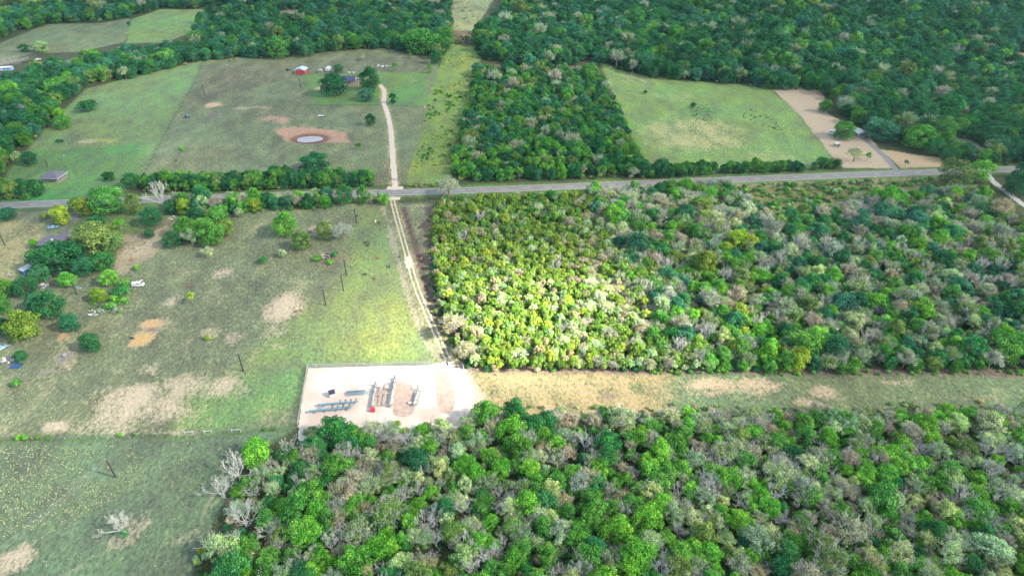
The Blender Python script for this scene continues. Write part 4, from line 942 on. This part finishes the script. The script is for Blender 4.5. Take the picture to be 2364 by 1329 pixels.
shed(740, 168, R(10), 3.0, 2.6, 2.0, .6, M['concrete'], M['whiteroof'], 'small pale shed between the red barn and the white camper')
shed(1932, 338, R(5), 2.8, 2.6, 2.0, .5, M['concrete'], M['white'], 'small white pump shed at the edge of the sandy lot')
shed(62, 628, R(-25), 3.4, 4.2, 2.2, .5, M['cyanpaint'], M['whiteroof'], 'small blue shed beside the dark yard trees at far left', 'blue_shed')
t = wp3(8, 163, R(8), 'mobile_home', 'pale blue mobile home with dark windows at the upper left edge', 'mobile home')
one('wall', lambda b: b.box((0,0,1.5),(15,4,2.6)), mat('blue_siding', (.14,.24,.36), .5, 0, .1, 1), t); one('roof', lambda b: gable(b, (0,0,0), 4.0, 15, 2.82, .5, R(90), .2, .08), M['white'], t)
for x_ in (-5,-2,2,5): opening(t, 'window', x_, -2.02, 1.8, 1.2, .06, .9, M['glass'])
one('door', lambda b: b.box((0,-2.03,1.3),(.9,.06,1.9)), M['white'], t)
t = wp3(690, 45, 0, 'distant_house', 'distant house with a pale blue roof among the trees near the top', 'house')
one('wall', lambda b: b.box((0,0,1.3),(12,6,2.6)), M['concrete'], t); one('roof', lambda b: gable(b, (0,0,0), 6, 12, 2.62, 1.4, R(90), .5), mat('pale_blue_roof', (.1,.22,.36), .4, .1, .1, 1), t)
one('door', lambda b: b.box((0,-3.03,1.0),(1,.06,2.0)), M['white'], t)
t = wp3(2228, 350, R(-20), 'grey_roofed_cottage', 'grey roofed cottage nearly hidden under trees at the right', 'house')
one('wall', lambda b: b.box((0,3,1.3),(9,6,2.6)), M['concrete'], t); one('roof', lambda b: gable(b, (0,3,0), 6, 9, 2.62, 1.3, R(90), .5), M['greyroof'], t); one('door', lambda b: b.box((0,-.03,1.0),(1,.06,2.0)), M['white'], t)
# ------------------------------------------------------------------ vehicles
def car(x, y, rz, paint_, label, kind='car', name=None, sc=1.0):
    t = wp3(x, y, rz, name or {'car':'parked_car','van':'parked_van','pickup':'pickup_truck'}[kind], label, kind if kind != 'pickup' else 'pickup truck'); t.scale = (sc,)*3
    L = 4.6; Wd = 1.8
    prof = {'car': [(-2.3,.45),(-2.3,.85),(-1.9,.98),(-1.2,1.02),(-.75,1.42),(.6,1.45),(1.15,1.0),(2.1,.85),(2.3,.7),(2.3,.4)],
            'van': [(-2.5,.45),(-2.5,1.95),(-2.3,2.05),(1.2,2.05),(1.8,1.3),(2.4,1.1),(2.5,.8),(2.5,.4)],
            'pickup': [(-2.7,.5),(-2.7,1.1),(-.6,1.1),(-.5,1.75),(.8,1.78),(1.35,1.2),(2.5,1.08),(2.65,.8),(2.65,.45)]}[kind]
    b = MB(); n_ = len(prof); v = []
    for s in (-1, 1):
        for px_, pz in prof: v.append((px_, s*(Wd/2 if pz < 1.1 else Wd/2-.16), pz))
    b.add(v, [tuple(range(n_))[::-1][::-1], tuple(range(2*n_-1, n_-1, -1))]+[(i, n_+i, n_+(i+1) % n_, (i+1) % n_)[::-1] for i in range(n_)]); b.build('body', paint_, t)
    b = MB(); zt = max(p[1] for p in prof)
    wx = {'car':(.88,.3,1.22,1.2),'van':(1.5,.3,1.7,1.65),'pickup':(1.08,.3,1.5,1.48)}[kind]
    b.box((wx[0],0,wx[3]),(.5,1.45,.36),0,0,1,0); b.box((wx[0]-1.1,-.78,wx[3]+.02),(1.5,.05,.3)); b.box((wx[0]-1.1,.78,wx[3]+.02),(1.5,.05,.3))
    if kind == 'car': b.box((-1.0,0,1.22),(.4,1.4,.3))
    b.build('windows', M['glass'], t)
    if kind == 'pickup': one('bed', lambda b: b.box((-1.65,0,1.12),(1.9,1.5,.06)), M['darkmetal'], t)
    for px_ in (-1.45, 1.45):
        for s in (-1, 1):
            one('wheel', lambda b: b.tube((px_,s*.72,.34),(px_,s*.94,.34),.34,.34,12,0,True), M['rubber'], t)
    return t
car(124, 527, R(18), M['carblue'], 'pale blue car parked beside the grey house driveway')
car(320, 660, R(4), M['white'], 'white van with a rusty hood parked alone in the pasture below a bush', 'van')
car(2247, 360, R(30), M['cyanpaint'], 'bright blue car parked under trees near the right edge')
car(873, 154, R(82), M['white'], 'white pickup at the left end of the row in the farm field', 'pickup', sc=.85)
car(883, 155, R(78), M['white'], 'white car next to the left end of the row in the farm field', sc=.9)
car(88, 139, R(25), M['white'], 'white car parked at the far left between tree belts')
car(5, 806, R(60), M['carblue'], 'blue and white car at the left edge under dark trees')
car(856, 32, R(80), M['carblue'], 'pale car among the trees near the top of the picture')
def camper(x, y, rz, label):
    t = wp3(x, y, rz, 'camper_trailer', label, 'camper')
    one('body', lambda b: (b.box((0,0,1.6),(6.8,2.4,2.2)), b.box((3.7,0,1.3),(.8,2.3,1.5))), M['white'], t)
    for x_ in (-2,0,2): one('window', lambda b: b.box((x_,-1.22,1.9),(.9,.05,.6)), M['glass'], t)
    one('roof_hatch', lambda b: (b.box((-1.5,0,2.76),(.6,.6,.12)), b.box((1.5,0,2.76),(.6,.6,.12))), M['darkmetal'], t)
    one('door', lambda b: b.box((3.0,-1.22,1.4),(.7,.05,1.7)), M['concrete'], t)
    for s in (-1,1): one('wheel', lambda b: b.tube((-.3,s*1.0,.36),(-.3,s*1.22,.36),.36,.36,12,0,True), M['rubber'], t)
camper(758, 163, R(84), 'white camper trailer left of the small round tree by the farmhouse'); camper(1926, 312, R(-50), 'white camper trailer left of the green tree at the right house')
def tank(x, y, label):
    t = wp3(x, y, 0, 'water_trough', label, 'water trough'); b = MB(); n_ = 18
    for r0, r1, z0, z1 in ((1.15,1.15,0,.65),(1.05,1.05,.65,.3)): b.tube((0,0,z0),(0,0,z1),r0,r1,n_)
    for k in range(n_):
        a, c = 2*math.pi*k/n_, 2*math.pi*(k+1)/n_; b.add([(1.15*math.cos(a),1.15*math.sin(a),.65),(1.15*math.cos(c),1.15*math.sin(c),.65),(1.05*math.cos(c),1.05*math.sin(c),.65),(1.05*math.cos(a),1.05*math.sin(a),.65)], [(0,1,2,3)])
    b.build('rim', M['white'], t); one('water', lambda b: b.add([(1.05*math.cos(2*math.pi*k/n_),1.05*math.sin(2*math.pi*k/n_),.5) for k in range(n_)], [tuple(range(n_))]), M['glass'], t)
tank(806,168,'round white water trough above the blue roof, left of two'); tank(816,168,'round white water trough above the blue roof, right of two'); tank(893,153,'round white trough in the field row, right of the parked white car'); tank(903,153,'round white trough at the right end of the field row')
def tractor(x, y, rz, label):
    t = wp3(x, y, rz, 'tractor', label, 'tractor')
    one('hood', lambda b: b.box((1.0,0,1.1),(1.9,.8,.8)), M['cyanpaint'], t); one('cab', lambda b: (b.box((-.6,0,1.5),(1.2,1.1,1.3),0,0,.9), b.box((-.6,0,2.3),(1.4,1.3,.12))), M['darkmetal'], t)
    for px_, r_ in ((-.7,.8),(1.5,.45)):
        for s in (-1,1): one('wheel', lambda b: b.tube((px_,s*.6,r_),(px_,s*.95,r_),r_,r_,14,0,True), M['rubber'], t)
tractor(666, 163, R(60), 'small blue tractor parked left of the red barn'); tractor(432, 272, R(20), 'dark machine with pale top standing alone in the pasture')
def trailer(x, y, rz, label):
    t = wp3(x, y, rz, 'flat_trailer', label, 'trailer'); one('deck', lambda b: b.box((0,0,.7),(4.6,2.0,.14)), M['pipe'], t); one('load', lambda b: (b.box((-.8,.2,1.0),(1.6,1.2,.5),.3), b.box((1.1,-.2,.95),(1.0,.9,.4),-.4), b.tube((-2,.6,.9),(2.2,.5,1.0),.08,.08,6,0,True)), M['white'], t)
    one('drawbar', lambda b: (b.tube((2.3,.6,.6),(3.6,0,.5),.06), b.tube((2.3,-.6,.6),(3.6,0,.5),.06)), M['darkmetal'], t)
    for s in (-1,1): one('wheel', lambda b: b.tube((-.3,s*1.02,.36),(-.3,s*1.2,.36),.36,.36,12,0,True), M['rubber'], t)
trailer(741, 270, R(15), 'flat trailer with pale junk standing above the dry pond')
# ------------------------------------------------------------------ utility poles and lines
def pole(x, y, label, h=8.2, arm=True, arz=0):
    t = wp3(x, y, arz, 'utility_pole', label, 'utility pole'); t['group'] = 'utility poles'
    one('shaft', lambda b: b.tube((0,0,-.3),(0,0,h),.27,.2,8,0,True), M['wood'], t)
    if arm:
        one('crossarm', lambda b: b.box((0,0,h-.35),(1.8,.14,.14)), M['wood'], t)
        for s in (-.8,0,.8): one('insulator', lambda b: b.tube((s,0,h-.28 if s else h),(s,0,h+.02 if s else h+.3),.06,.05,6,0,True), M['white'], t)
    return t
LINE = [(267,1101,'utility pole standing alone in the bottom left field'),(562,857,'utility pole in the bare patched pasture left of the pad'),(752,704,'utility pole left of the lane, lowest of the closely set row'),(793,671,'utility pole second lowest in the closely set row in the pasture'),
        (800,635,'utility pole third lowest in the closely set row in the pasture'),(823,515,'utility pole in the pasture just below the roadside trees'),(829,470,'utility pole on the south side of the road'),(808,424,'utility pole in the hedge on the north side of the road')]
LN2 = [LINE[i] for i in (0,1,2,4,5,6,7)]
pos = {}
for i, (x, y, lab) in enumerate(LINE):
    j = LN2.index(LINE[i]) if LINE[i] in LN2 else None
    if j is None: rz = .6
    else:
        a = G(*LN2[max(0,j-1)][:2]); c = G(*LN2[min(len(LN2)-1,j+1)][:2]); rz = math.atan2(c[1]-a[1], c[0]-a[0])+math.pi/2
    pole(x, y, lab, 8.4, True, rz); pos[(x,y)] = rz
for x, y, lab, h in ((875,467,'plain utility pole right of the roadside trees near the crossing',6.5),(473,221,'utility pole in the upper pasture near the fence corner',8.4),(695,205,'utility pole in front of the red barn',8.4),(12,567,'utility pole in the tan yard at the left edge',8.4),(110,384,'short pole left of the grey roofed pavilion',4.5),(177,679,'utility pole below the dark yard trees',6.5)):
    pole(x, y, lab, h, y not in (384,), R(20))
def span(p0, r0, p1, r1, h, label):
    t = empty('power_line', p0); tag(t, label, 'power line', 'power lines between the poles'); t.rotation_euler = (0,0,0)
    for s in (-.8, 0, .8):
        a = Vector((math.cos(r0)*s, math.sin(r0)*s, h-.0 if s else h+.3)); c = (p1-p0)+Vector((math.cos(r1)*s, math.sin(r1)*s, h-.0 if s else h+.3)); b = MB(); q = a
        for k in range(1, 13):
            u = k/12; e = a.lerp(c, u)-Vector((0,0,(1.1 if (c-a).length > 30 else .4)*4*u*(1-u))); b.tube(q, e, .016, .016, 3); q = e
        b.build('wire', M['wire'], t)
names = ['from the bottom left field pole to the bare patched pasture pole','across the pasture toward the closely set row','along the closely set pole row','from the closely set row to the pole below the roadside trees','reaching the pole south of the road','crossing the road']
for (a, c), nm_ in zip(zip(LN2[:-1], LN2[1:]), names):
    span(G(a[0],a[1]), pos[a[:2]], G(c[0],c[1]), pos[c[:2]], 8.4, 'three thin wires '+nm_)
a = LN2[0]; c = G(60, 1225); span(G(a[0],a[1]), pos[a[:2]], G(-60,1380), pos[a[:2]], 8.4, 'three thin wires leaving the bottom left field pole toward the lower left corner')
# ------------------------------------------------------------------ fences
def fence(pts, label, name='wire_fence', h=1.2, step=4.0, postr=.06, wires=4, pm='post', mesh=None, rail=False, cat='fence'):
    pl = wp(pts); P_ = []
    for (ax, ay), (bx, by) in zip(pl[:-1], pl[1:]):
        L = math.hypot(bx-ax, by-ay); k = max(1, int(round(L/step))); P_ += [(ax+(bx-ax)*i/k, ay+(by-ay)*i/k) for i in range(k)]
    P_.append(pl[-1]); o = Vector((*P_[0], 0)); t = empty(name, o); tag(t, label, cat)
    b = MB()
    for i, (x, y) in enumerate(P_):
        c = Vector((x, y, 0))-o
        if len(P_) <= 90: q = MB(); q.tube(c+Vector((0,0,-.1)), c+Vector((0,0,h)), postr, postr*.9, 6, 0, True); q.build('post', M[pm], t)
        else: b.tube(c+Vector((0,0,-.1)), c+Vector((0,0,h)), postr, postr*.9, 5)
    if b.v: tag(b.build('posts', M[pm], t), kind='stuff')
    b = MB()
    for (ax, ay), (bx, by) in zip(P_[:-1], P_[1:]):
        A = Vector((ax, ay, 0))-o; B = Vector((bx, by, 0))-o
        for k in range(wires): z = h*(k+1)/(wires+.4); b.tube(A+Vector((0,0,z)), B+Vector((0,0,z)), .012, .012, 3)
        if rail: b.tube(A+Vector((0,0,h-.05)), B+Vector((0,0,h-.05)), .045, .045, 5)
    if b.v: b.build('rail' if rail else 'wires', M[pm if rail else 'wire'], t)
    if mesh:
        b = MB()
        for (ax, ay), (bx, by) in zip(pl[:-1], pl[1:]):
            A = Vector((ax, ay, .06))-o; B = Vector((bx, by, .06))-o; b.add([A, B, B+Vector((0,0,h-.1)), A+Vector((0,0,h-.1))], [(0,1,2,3)])
        b.build('chain_link', mesh, t)
    return t
cl = bpy.data.materials.new('chain_link'); cl.use_nodes = True; n = cl.node_tree.nodes; l = cl.node_tree.links
bs = n['Principled BSDF']; bs.inputs['Base Color'].default_value = (.24,.25,.27,1); bs.inputs['Roughness'].default_value = .5
tc = n.new('ShaderNodeTexCoord'); ck = n.new('ShaderNodeTexVoronoi'); ck.inputs['Scale'].default_value = 9; ck.feature = 'DISTANCE_TO_EDGE'; l.new(tc.outputs['Object'], ck.inputs[0])
lt = n.new('ShaderNodeMath'); lt.operation = 'LESS_THAN'; lt.inputs[1].default_value = .09; l.new(ck.outputs[0], lt.inputs[0]); l.new(lt.outputs[0], bs.inputs['Alpha'])
M['galv'] = mat('galvanised_post', (.26,.27,.285), .5, .3, .1, 1)
fence([(688,985),(700,915),(712,850),(860,846),(1003,843)], 'chain link fence around the left and far sides of the white gravel pad', 'chain_link_fence', 2.1, 3.2, .05, 0, 'galv', cl, True)
fence([(1005,873),(1004,920),(1002,962)], 'low post and wire line dividing the gravel pad from the caliche turnaround', 'low_fence', 1.0, 3.0, .05, 2, 'galv')
fence([(-120,1022),(0,1014),(150,1013),(300,1011),(425,1001)], 'wire fence between the two left pastures, left of the bare gateway', step=5)
fence([(492,997),(560,994),(640,992),(688,988)], 'wire fence between the two left pastures, right of the bare gateway', step=5)
fence([(466,146),(442,200),(400,270),(365,335),(328,404)], 'overgrown fence line running diagonally through the upper left fields', step=6)
fence([(700,243),(790,243),(878,243)], 'faint yard fence below the blue roofed farmhouse, left of the drive', step=6)
fence([(896,243),(985,247)], 'faint yard fence below the farm, right of the gravel drive', step=6)
fence([(1012,165),(1000,200),(985,243),(972,310),(955,370),(940,425)], 'wire fence along the left side of the overgrown utility strip', step=6)
fence([(1772,200),(1842,262),(1925,365)], 'wire fence between the right green field and the sandy lot', step=6)
fence([(935,470),(955,470),(985,470),(1008,469)], 'short roadside fence right of the lane entrance', step=3.2)
fence([(935,428),(985,427),(1030,425)], 'short roadside fence right of the gravel drive entrance', step=4)
fence([(480,160),(640,153),(800,148),(990,150)], 'wire fence across the grey field behind the red barn', step=8)
fence([(896,485),(905,520),(918,565),(930,600),(942,645),(958,695),(975,745),(1002,800),(1026,834)], 'wire fence along the left side of the dirt lane', step=5)
# white pipe gateposts (H braces)
for x, y, w_, lab in ((437,1002,20,'white pipe brace left of the bare gateway'),(481,1000,17,'white pipe brace right of the bare gateway'),(546,997,20,'white pipe brace farthest right on the pasture fence')):
    t = wp3(x, y, R(4), 'gate_brace', lab, 'fence brace'); L = w_/pxm(y)
    for s in (-1,1): one('post', lambda b: b.tube((s*L/2,0,-.1),(s*L/2,0,1.5),.1,.1,8,0,True), M['white'], t)
    one('rail', lambda b: b.tube((-L/2,0,1.25),(L/2,0,1.25),.09,.09,8), M['white'], t)
def gate(x, y, rz, L, label, h=1.3, m='white'):
    t = wp3(x, y, rz, 'farm_gate', label, 'gate')
    for s in (-1,1): one('post', lambda b: b.tube((s*L/2,0,-.1),(s*L/2,0,h+.2),.09,.09,8,0,True), M[m], t)
    one('gate_panel', lambda b: [b.tube((-L/2+.15,0,h*k/5+.1),(L/2-.15,0,h*k/5+.1),.035,.035,5) for k in range(1,6)]+[b.tube((-L/2+.15,0,.3),(-L/2+.15,0,h+.1),.04), b.tube((L/2-.15,0,.3),(L/2-.15,0,h+.1),.04), b.tube((0,0,.3),(0,0,h+.1),.035)], M[m], t)
gate(909, 417, 0, 4.4, 'pipe gate across the gravel drive just north of the road', 1.3, 'darkmetal'); gate(1071, 858, R(-78), 5.5, 'open white gate at the right corner of the pad entrance', 2.0)
gate(981, 250, R(80), 3.6, 'small white gate at the strip side of the farm yard', 1.3)
def mailbox(x, y, label):
    t = wp3(x, y, 0, 'mailbox', label, 'mailbox'); one('post', lambda b: b.box((0,0,.55),(.12,.12,1.1)), M['post'], t); b = MB(); b.box((0,0,1.22),(.3,.6,.24)); b.tube((0,-.3,1.34),(0,.3,1.34),.15,.15,10,0,True); b.build('box', M['white'], t)
mailbox(854, 430, 'white mailbox on a post by the road, left of two'); mailbox(859, 430, 'white mailbox on a post by the road, right of two')
# ------------------------------------------------------------------ pad equipment
def skid(name, px0, px1, r, label, mtl, hoz=1.0, cat='pipe skid', valves=3, body=None):
    a = G(*px0); c = G(*px1); d = c-a; L = d.length; rz = math.atan2(d[1], d[0]); t = empty(name, a, rz); tag(t, label, cat)
    one('barrel', lambda b: (b.tube((0,0,hoz),(L*.72,0,hoz),r,r,14,0,True), b.tube((L*.72,0,hoz),(L*.8,0,hoz),r,r*.55,14), b.tube((L*.8,0,hoz),(L,0,hoz),r*.55,r*.55,12,0,True)), M[mtl], t)
    one('closure', lambda b: b.tube((-.25,0,hoz),(0,0,hoz),r*1.35,r*1.35,14,0,True), M[mtl], t)
    for k in range(4): one('support', lambda b: (b.box((L*(.1+.26*k),0,(hoz-r)/2),(.3,r*2.4,hoz-r)), b.box((L*(.1+.26*k),0,.09),(.5,r*3.4,.1))), M['concrete'], t)
    for k in range(valves):
        x_ = L*(.55+.4*k/max(1,valves-1)); v = one('valve', lambda b: (b.tube((x_-.2,0,hoz),(x_+.2,0,hoz),r*1.4,r*1.4,12,0,True), b.tube((x_,0,hoz),(x_,0,hoz+1.0),.12,.1,8,0,True)), M[mtl], t)
        one('handwheel', lambda b: b.tube((x_,0,hoz+1.0),(x_,0,hoz+1.06),.35,.35,12,0,True), M['darkmetal'], v)
    return t, L, rz
def loop(t, L, side, y_off, x0, x1, r, mtl, hoz=.9):
    one('bypass_pipe', lambda b: (b.tube((x0,0,hoz),(x0,side*y_off,hoz),r,r,10,0,True), b.tube((x0,side*y_off,hoz),(x1,side*y_off,hoz),r,r,10,0,True), b.tube((x1,side*y_off,hoz),(x1,0,hoz),r,r,10,0,True)), M[mtl], t)
t, L, _ = skid('pig_launcher', (859,942), (868,889), .42, 'long white pipe launcher on the pad, left one of the tall pair', 'galv'); loop(t, L, -1, 2.6, .6, L*.5, .12, 'galv'); loop(t, L, -1, 2.2, L*.62, L*.85, .16, 'pipe')
t, L, _ = skid('pig_launcher', (901,940), (913,874), .45, 'long white pipe launcher on the pad, right one of the tall pair', 'galv'); loop(t, L, 1, 2.4, .6, L*.42, .12, 'galv'); loop(t, L, 1, 2.6, L*.6, L*.78, .16, 'pipe')
t, L, _ = skid('pig_launcher', (956,938), (966,899), .34, 'shorter white pipe launcher near the right end of the pad', 'galv', valves=2); loop(t, L, -1, 2.0, .5, L*.9, .12, 'galv')
t, L, _ = skid('pipe_skid', (738,938), (828,930), .33, 'blue grey pipe skid low on the pad, upper of two parallel ones', 'bluepipe', valves=4); loop(t, L, -1, 2.2, L*.05, L*.85, .16, 'bluepipe')
t, L, _ = skid('pipe_skid', (716,953), (812,944), .36, 'blue grey pipe skid low on the pad, lower of two parallel ones', 'bluepipe', valves=4)
c = G(800, 913); t = empty('valve_manifold', c, R(6)); tag(t, 'blue grey manifold with a row of valves in the middle of the pad', 'manifold')
one('header', lambda b: (b.tube((0,0,.8),(6.6,0,.8),.2,.2,10,0,True), b.tube((0,1.3,.8),(6.6,1.3,.8),.16,.16,10,0,True), b.tube((6.6,0,.8),(8.4,.6,.8),.16,.16,8,0,True)), M['bluepipe'], t)
for k in range(8): vv = one('valve', lambda b: (b.tube((.4+.8*k,0,.8),(.4+.8*k,1.3,.8),.12), b.box((.4+.8*k,.65,.8),(.4,.4,.45)), b.tube((.4+.8*k,.65,1.0),(.4+.8*k,.65,1.5),.05)), M['bluepipe'], t); one('handwheel', lambda b: b.tube((.4+.8*k,.65,1.5),(.4+.8*k,.65,1.55),.22,.22,10,0,True), M['darkmetal'], vv)
one('base_frame', lambda b: [b.box((3.3,y_,.12),(7.2,.15,.18)) for y_ in (-.3,1.6)]+[b.box((x_,.65,.45),(.12,.12,.6)) for x_ in (.2,3.3,6.4)], M['bluepipe'], t)
t = wp3(767, 914, R(25), 'solar_power_unit', 'white cabinet with a tilted dark solar panel on the pad', 'solar panel')
one('cabinet', lambda b: (b.box((0,0,.55),(2.0,1.2,.95)), b.box((0,0,1.06),(2.1,1.3,.08))), M['white'], t); one('panel', lambda b: b.box((.1,.1,1.95),(2.3,1.7,.07),0,0,1,R(35)), M['solar'], t); one('mast', lambda b: b.tube((.1,.2,1.0),(.1,.2,2.0),.07), M['darkmetal'], t)
t = wp3(861, 949, R(8), 'red_tank', 'small bright red box tank at the foot of the left pipe launcher', 'tank'); M['brightred'] = mat('red_paint', (.55,.01,.03), .4, 0, .1, 2)
one('body', lambda b: b.box((0,0,.75),(1.5,1.2,1.0)), M['brightred'], t); one('lid', lambda b: (b.box((0,0,1.28),(1.6,1.3,.07)), b.tube((.3,0,1.3),(.3,0,1.5),.12,.12,8,0,True)), M['brightred'], t); one('legs', lambda b: [b.box((x_,y_,.14),(.12,.12,.28)) for x_ in (-.6,.6) for y_ in (-.45,.45)], M['darkmetal'], t)
t = wp3(947, 932, R(3), 'junction_box', 'small white box left of the shorter pipe launcher', 'junction box'); one('box', lambda b: b.box((0,0,.5),(1.1,.7,.6)), M['white'], t); one('stand', lambda b: (b.box((-.4,0,.12),(.1,.5,.2)), b.box((.4,0,.12),(.1,.5,.2))), M['darkmetal'], t)
for x, y, lab in ((826,903,'thin orange marker post at the right of the manifold, left of two'),(843,904,'thin orange marker post at the right of the manifold, right of two')):
    t = wp3(x, y, 0, 'marker_post', lab, 'marker post'); one('post', lambda b: b.tube((0,0,0),(0,0,1.6),.07,.07,6,0,True), mat('orange_paint', (.5,.18,.06), .6), t); one('cap', lambda b: b.box((0,0,1.65),(.35,.12,.3)), M['white'], t)
# ------------------------------------------------------------------ cattle
def cow_mesh():
    bm_v = []; rings = [(-.95,.0,1.02,.10,.12),(-.88,0,1.0,.24,.28),(-.6,0,.98,.30,.36),(-.1,0,.95,.33,.40),(.4,0,.97,.30,.38),(.7,0,1.03,.24,.32),(.92,0,1.15,.15,.21),(1.08,0,1.25,.12,.15),(1.2,0,1.28,.13,.15),(1.42,0,1.14,.085,.10),(1.5,0,1.08,.06,.07)]
    b = MB(); n_ = 10; v = []
    for x, y, z, ry, rz_ in rings:
        for k in range(n_): a = 2*math.pi*k/n_; v.append((x, y+ry*math.cos(a), z+rz_*math.sin(a)))
    b.add(v, [(i*n_+k, i*n_+(k+1) % n_, (i+1)*n_+(k+1) % n_, (i+1)*n_+k) for i in range(len(rings)-1) for k in range(n_)]+[tuple(range(n_))[::-1], tuple(range((len(rings)-1)*n_, len(rings)*n_))])
    for x, s in ((.55,1),(.55,-1)): b.tube((x,s*.17,.85),(x+.03,s*.17,.42),.12,.065,7); b.tube((x+.03,s*.17,.42),(x,s*.17,0),.06,.06,7,0,True)
    for x, s in ((-.68,1),(-.68,-1)): b.tube((x,s*.17,.9),(x+.1,s*.17,.6),.15,.09,7); b.tube((x+.1,s*.17,.6),(x-.07,s*.17,.4),.09,.06,7); b.tube((x-.07,s*.17,.4),(x-.03,s*.17,0),.06,.06,7,0,True)
    b.tube((-.95,0,1.12),(-1.06,0,.85),.035,.02,5); b.tube((-1.06,0,.85),(-1.05,0,.45),.02,.05,5,0,True)
    for s in (-1,1): b.tube((1.12,s*.1,1.34),(1.08,s*.28,1.34),.05,.02,5)
    me = bpy.data.meshes.new('cow'); me.from_pydata(b.v, [], b.f); me.polygons.foreach_set('use_smooth', [True]*len(me.polygons)); return me
CM = {}
for k_ in ('black','brown','hidewhite'): m_ = cow_mesh(); m_.materials.append(M[k_]); CM[k_] = m_
COW = [(824,501,'black',.3,'black cow beside the utility pole just below the road'),(876,517,'black',1.9,'black cow near the lane just right of a white cow'),(867,514,'hidewhite',1.4,'white cow in the pasture left of the lane'),(845,562,'black',.4,'black cow in mid pasture, upper of a touching pair'),
 (850,567,'black',.9,'black cow in mid pasture, lower of a touching pair'),(872,597,'brown',.2,'brown cow in mid pasture left of the lane'),(899,617,'black',1.7,'black cow nearest the left side of the lane'),(843,636,'black',0,'black cow standing side on in the pasture by the poles'),(865,645,'brown',2.6,'brown cow just right of the side on black cow'),
 (962,520,'brown',1.6,'brown cow right of the lane, upper of two'),(969,527,'black',1.2,'black cow right of the lane, lower of two'),(973,600,'brown',1.8,'dark brown cow at the end of the ditch right of the lane'),(435,663,'brown',.1,'red brown cow in the open pasture above the lone sapling'),
 (305,601,'brown',.7,'brown cow on the bare soil right of the yard trees'),(306,783,'black',3.0,'black cow lying on the lower sand patch'),(684,721,'brown',.1,'orange brown cow on the large bare patch left of the poles'),(530,143,'black',.4,'black cow near the trees at the back of the farm field, left of two'),(540,139,'black',.2,'black cow near the trees at the back of the farm field, right of two'),(923,594,'black',1.5,'dark calf right beside the lane fence')]
for x, y, k_, rz, lab in COW:
    o = bpy.data.objects.new('cow', CM[k_]); col.objects.link(o); o.location = G(x, y); o.rotation_euler = (0,0,rz); s_ = .72 if 'calf' in lab else .92; o.scale = (s_,)*3; tag(o, lab, 'cow', 'grazing cattle')
# ------------------------------------------------------------------ junk and debris piles
def debris(x, y, wpx, n_, mats_, label, seed, name='debris_pile', hmax=.5):
    b = MB(); rr = random.Random(seed); Rr = wpx/pxm(y)/2
    for k in range(n_):
        a = rr.uniform(0, 6.28); r_ = Rr*math.sqrt(rr.random()); p = (r_*math.cos(a), r_*math.sin(a)*.7, rr.uniform(.05, hmax))
        if rr.random() < .55: b.box(p, (rr.uniform(.5,1.8), rr.uniform(.2,.9), rr.uniform(.05,.4)), rr.uniform(0, 3.1), rr.randrange(len(mats_)), 1, rr.uniform(-.4,.4))
        else: q = Vector((math.cos(a*3), math.sin(a*3), rr.uniform(-.05,.25)))*rr.uniform(.8,2.2); b.tube(p, Vector(p)+q, .06, .05, 5, rr.randrange(len(mats_)))
    o = b.build(name, [M[k] for k in mats_]); o.location = G(x, y); tag(o, label, 'debris'); return o
debris(222, 722, 36, 34, ['white','concrete','pipe'], 'white rubble heap in front of the yellow green thicket', 1); debris(270, 714, 18, 12, ['white','pipe'], 'small pale scrap heap right of the white rubble', 2)
debris(98, 662, 24, 26, ['white','carblue','darkmetal'], 'bluish white junk pile under the dark trees by the blue shed', 3); debris(22, 636, 16, 10, ['white','concrete'], 'pale scrap sheet heap in the tan yard at far left', 4)
debris(18, 832, 30, 26, ['white','concrete','darkmetal'], 'pale twisted scrap heap at the left edge above the blue tarp', 5); debris(146, 822, 12, 8, ['concrete','darkmetal'], 'grey ash and scrap remains in a burnt spot', 6)
debris(752, 594, 34, 46, ['palebark','bark','wood'], 'grey brush pile of old branches in the pasture', 7, 'brush_pile', 1.4); debris(527, 152, 14, 10, ['white','darkmetal'], 'white scrap in the grey field behind the fence corner', 8)
debris(322, 650, 16, 9, ['white','brown'], 'pale junk lying just above the white van', 9); debris(690, 163, 6, 5, ['white','darkmetal'], 'small scrap beside the red barn wall', 10); debris(150, 360, 8, 6, ['white','darkmetal'], 'white scrap item in the green field above the pavilion', 11)
debris(765, 178, 26, 16, ['white','concrete'], 'pale yard clutter left of the blue roofed farmhouse', 12); debris(182, 664, 14, 8, ['pipe','carblue'], 'greyish metal sheets below the yard cluster', 13); debris(398, 505, 20, 14, ['palebark'], 'fallen pale branches below the bare white tree', 14, 'fallen_branches', .7)
b = MB(); rr = random.Random(3); n1, n2 = 8, 6
b.add([((i/(n1-1)-.5)*4.2, (j/(n2-1)-.5)*3.0, .15+.35*rr.random()) for j in range(n2) for i in range(n1)], [(j*n1+i, j*n1+i+1, (j+1)*n1+i+1, (j+1)*n1+i) for j in range(n2-1) for i in range(n1-1)])
o = b.build('blue_tarp', mat('blue_tarp', (.012,.04,.10), .4, 0, .1, 2)); o.location = G(38, 845); tag(o, 'crumpled blue tarp on the ground at the left edge', 'tarp')

# ------------------------------------------------------------------ thin summer haze
b = MB(); b.box((0, 900, 88), (7000, 5600, 180)); m = bpy.data.materials.new('haze'); m.use_nodes = True; n = m.node_tree.nodes; l = m.node_tree.links; n.remove(n['Principled BSDF'])
pv = n.new('ShaderNodeVolumePrincipled'); pv.inputs['Color'].default_value = (.45,.75,1,1); pv.inputs['Density'].default_value = .00004; pv.inputs['Anisotropy'].default_value = .2; l.new(pv.outputs[0], n['Material Output'].inputs['Volume'])
tag(b.build('haze', m), 'thin bluish haze over the whole landscape', kind='stuff')
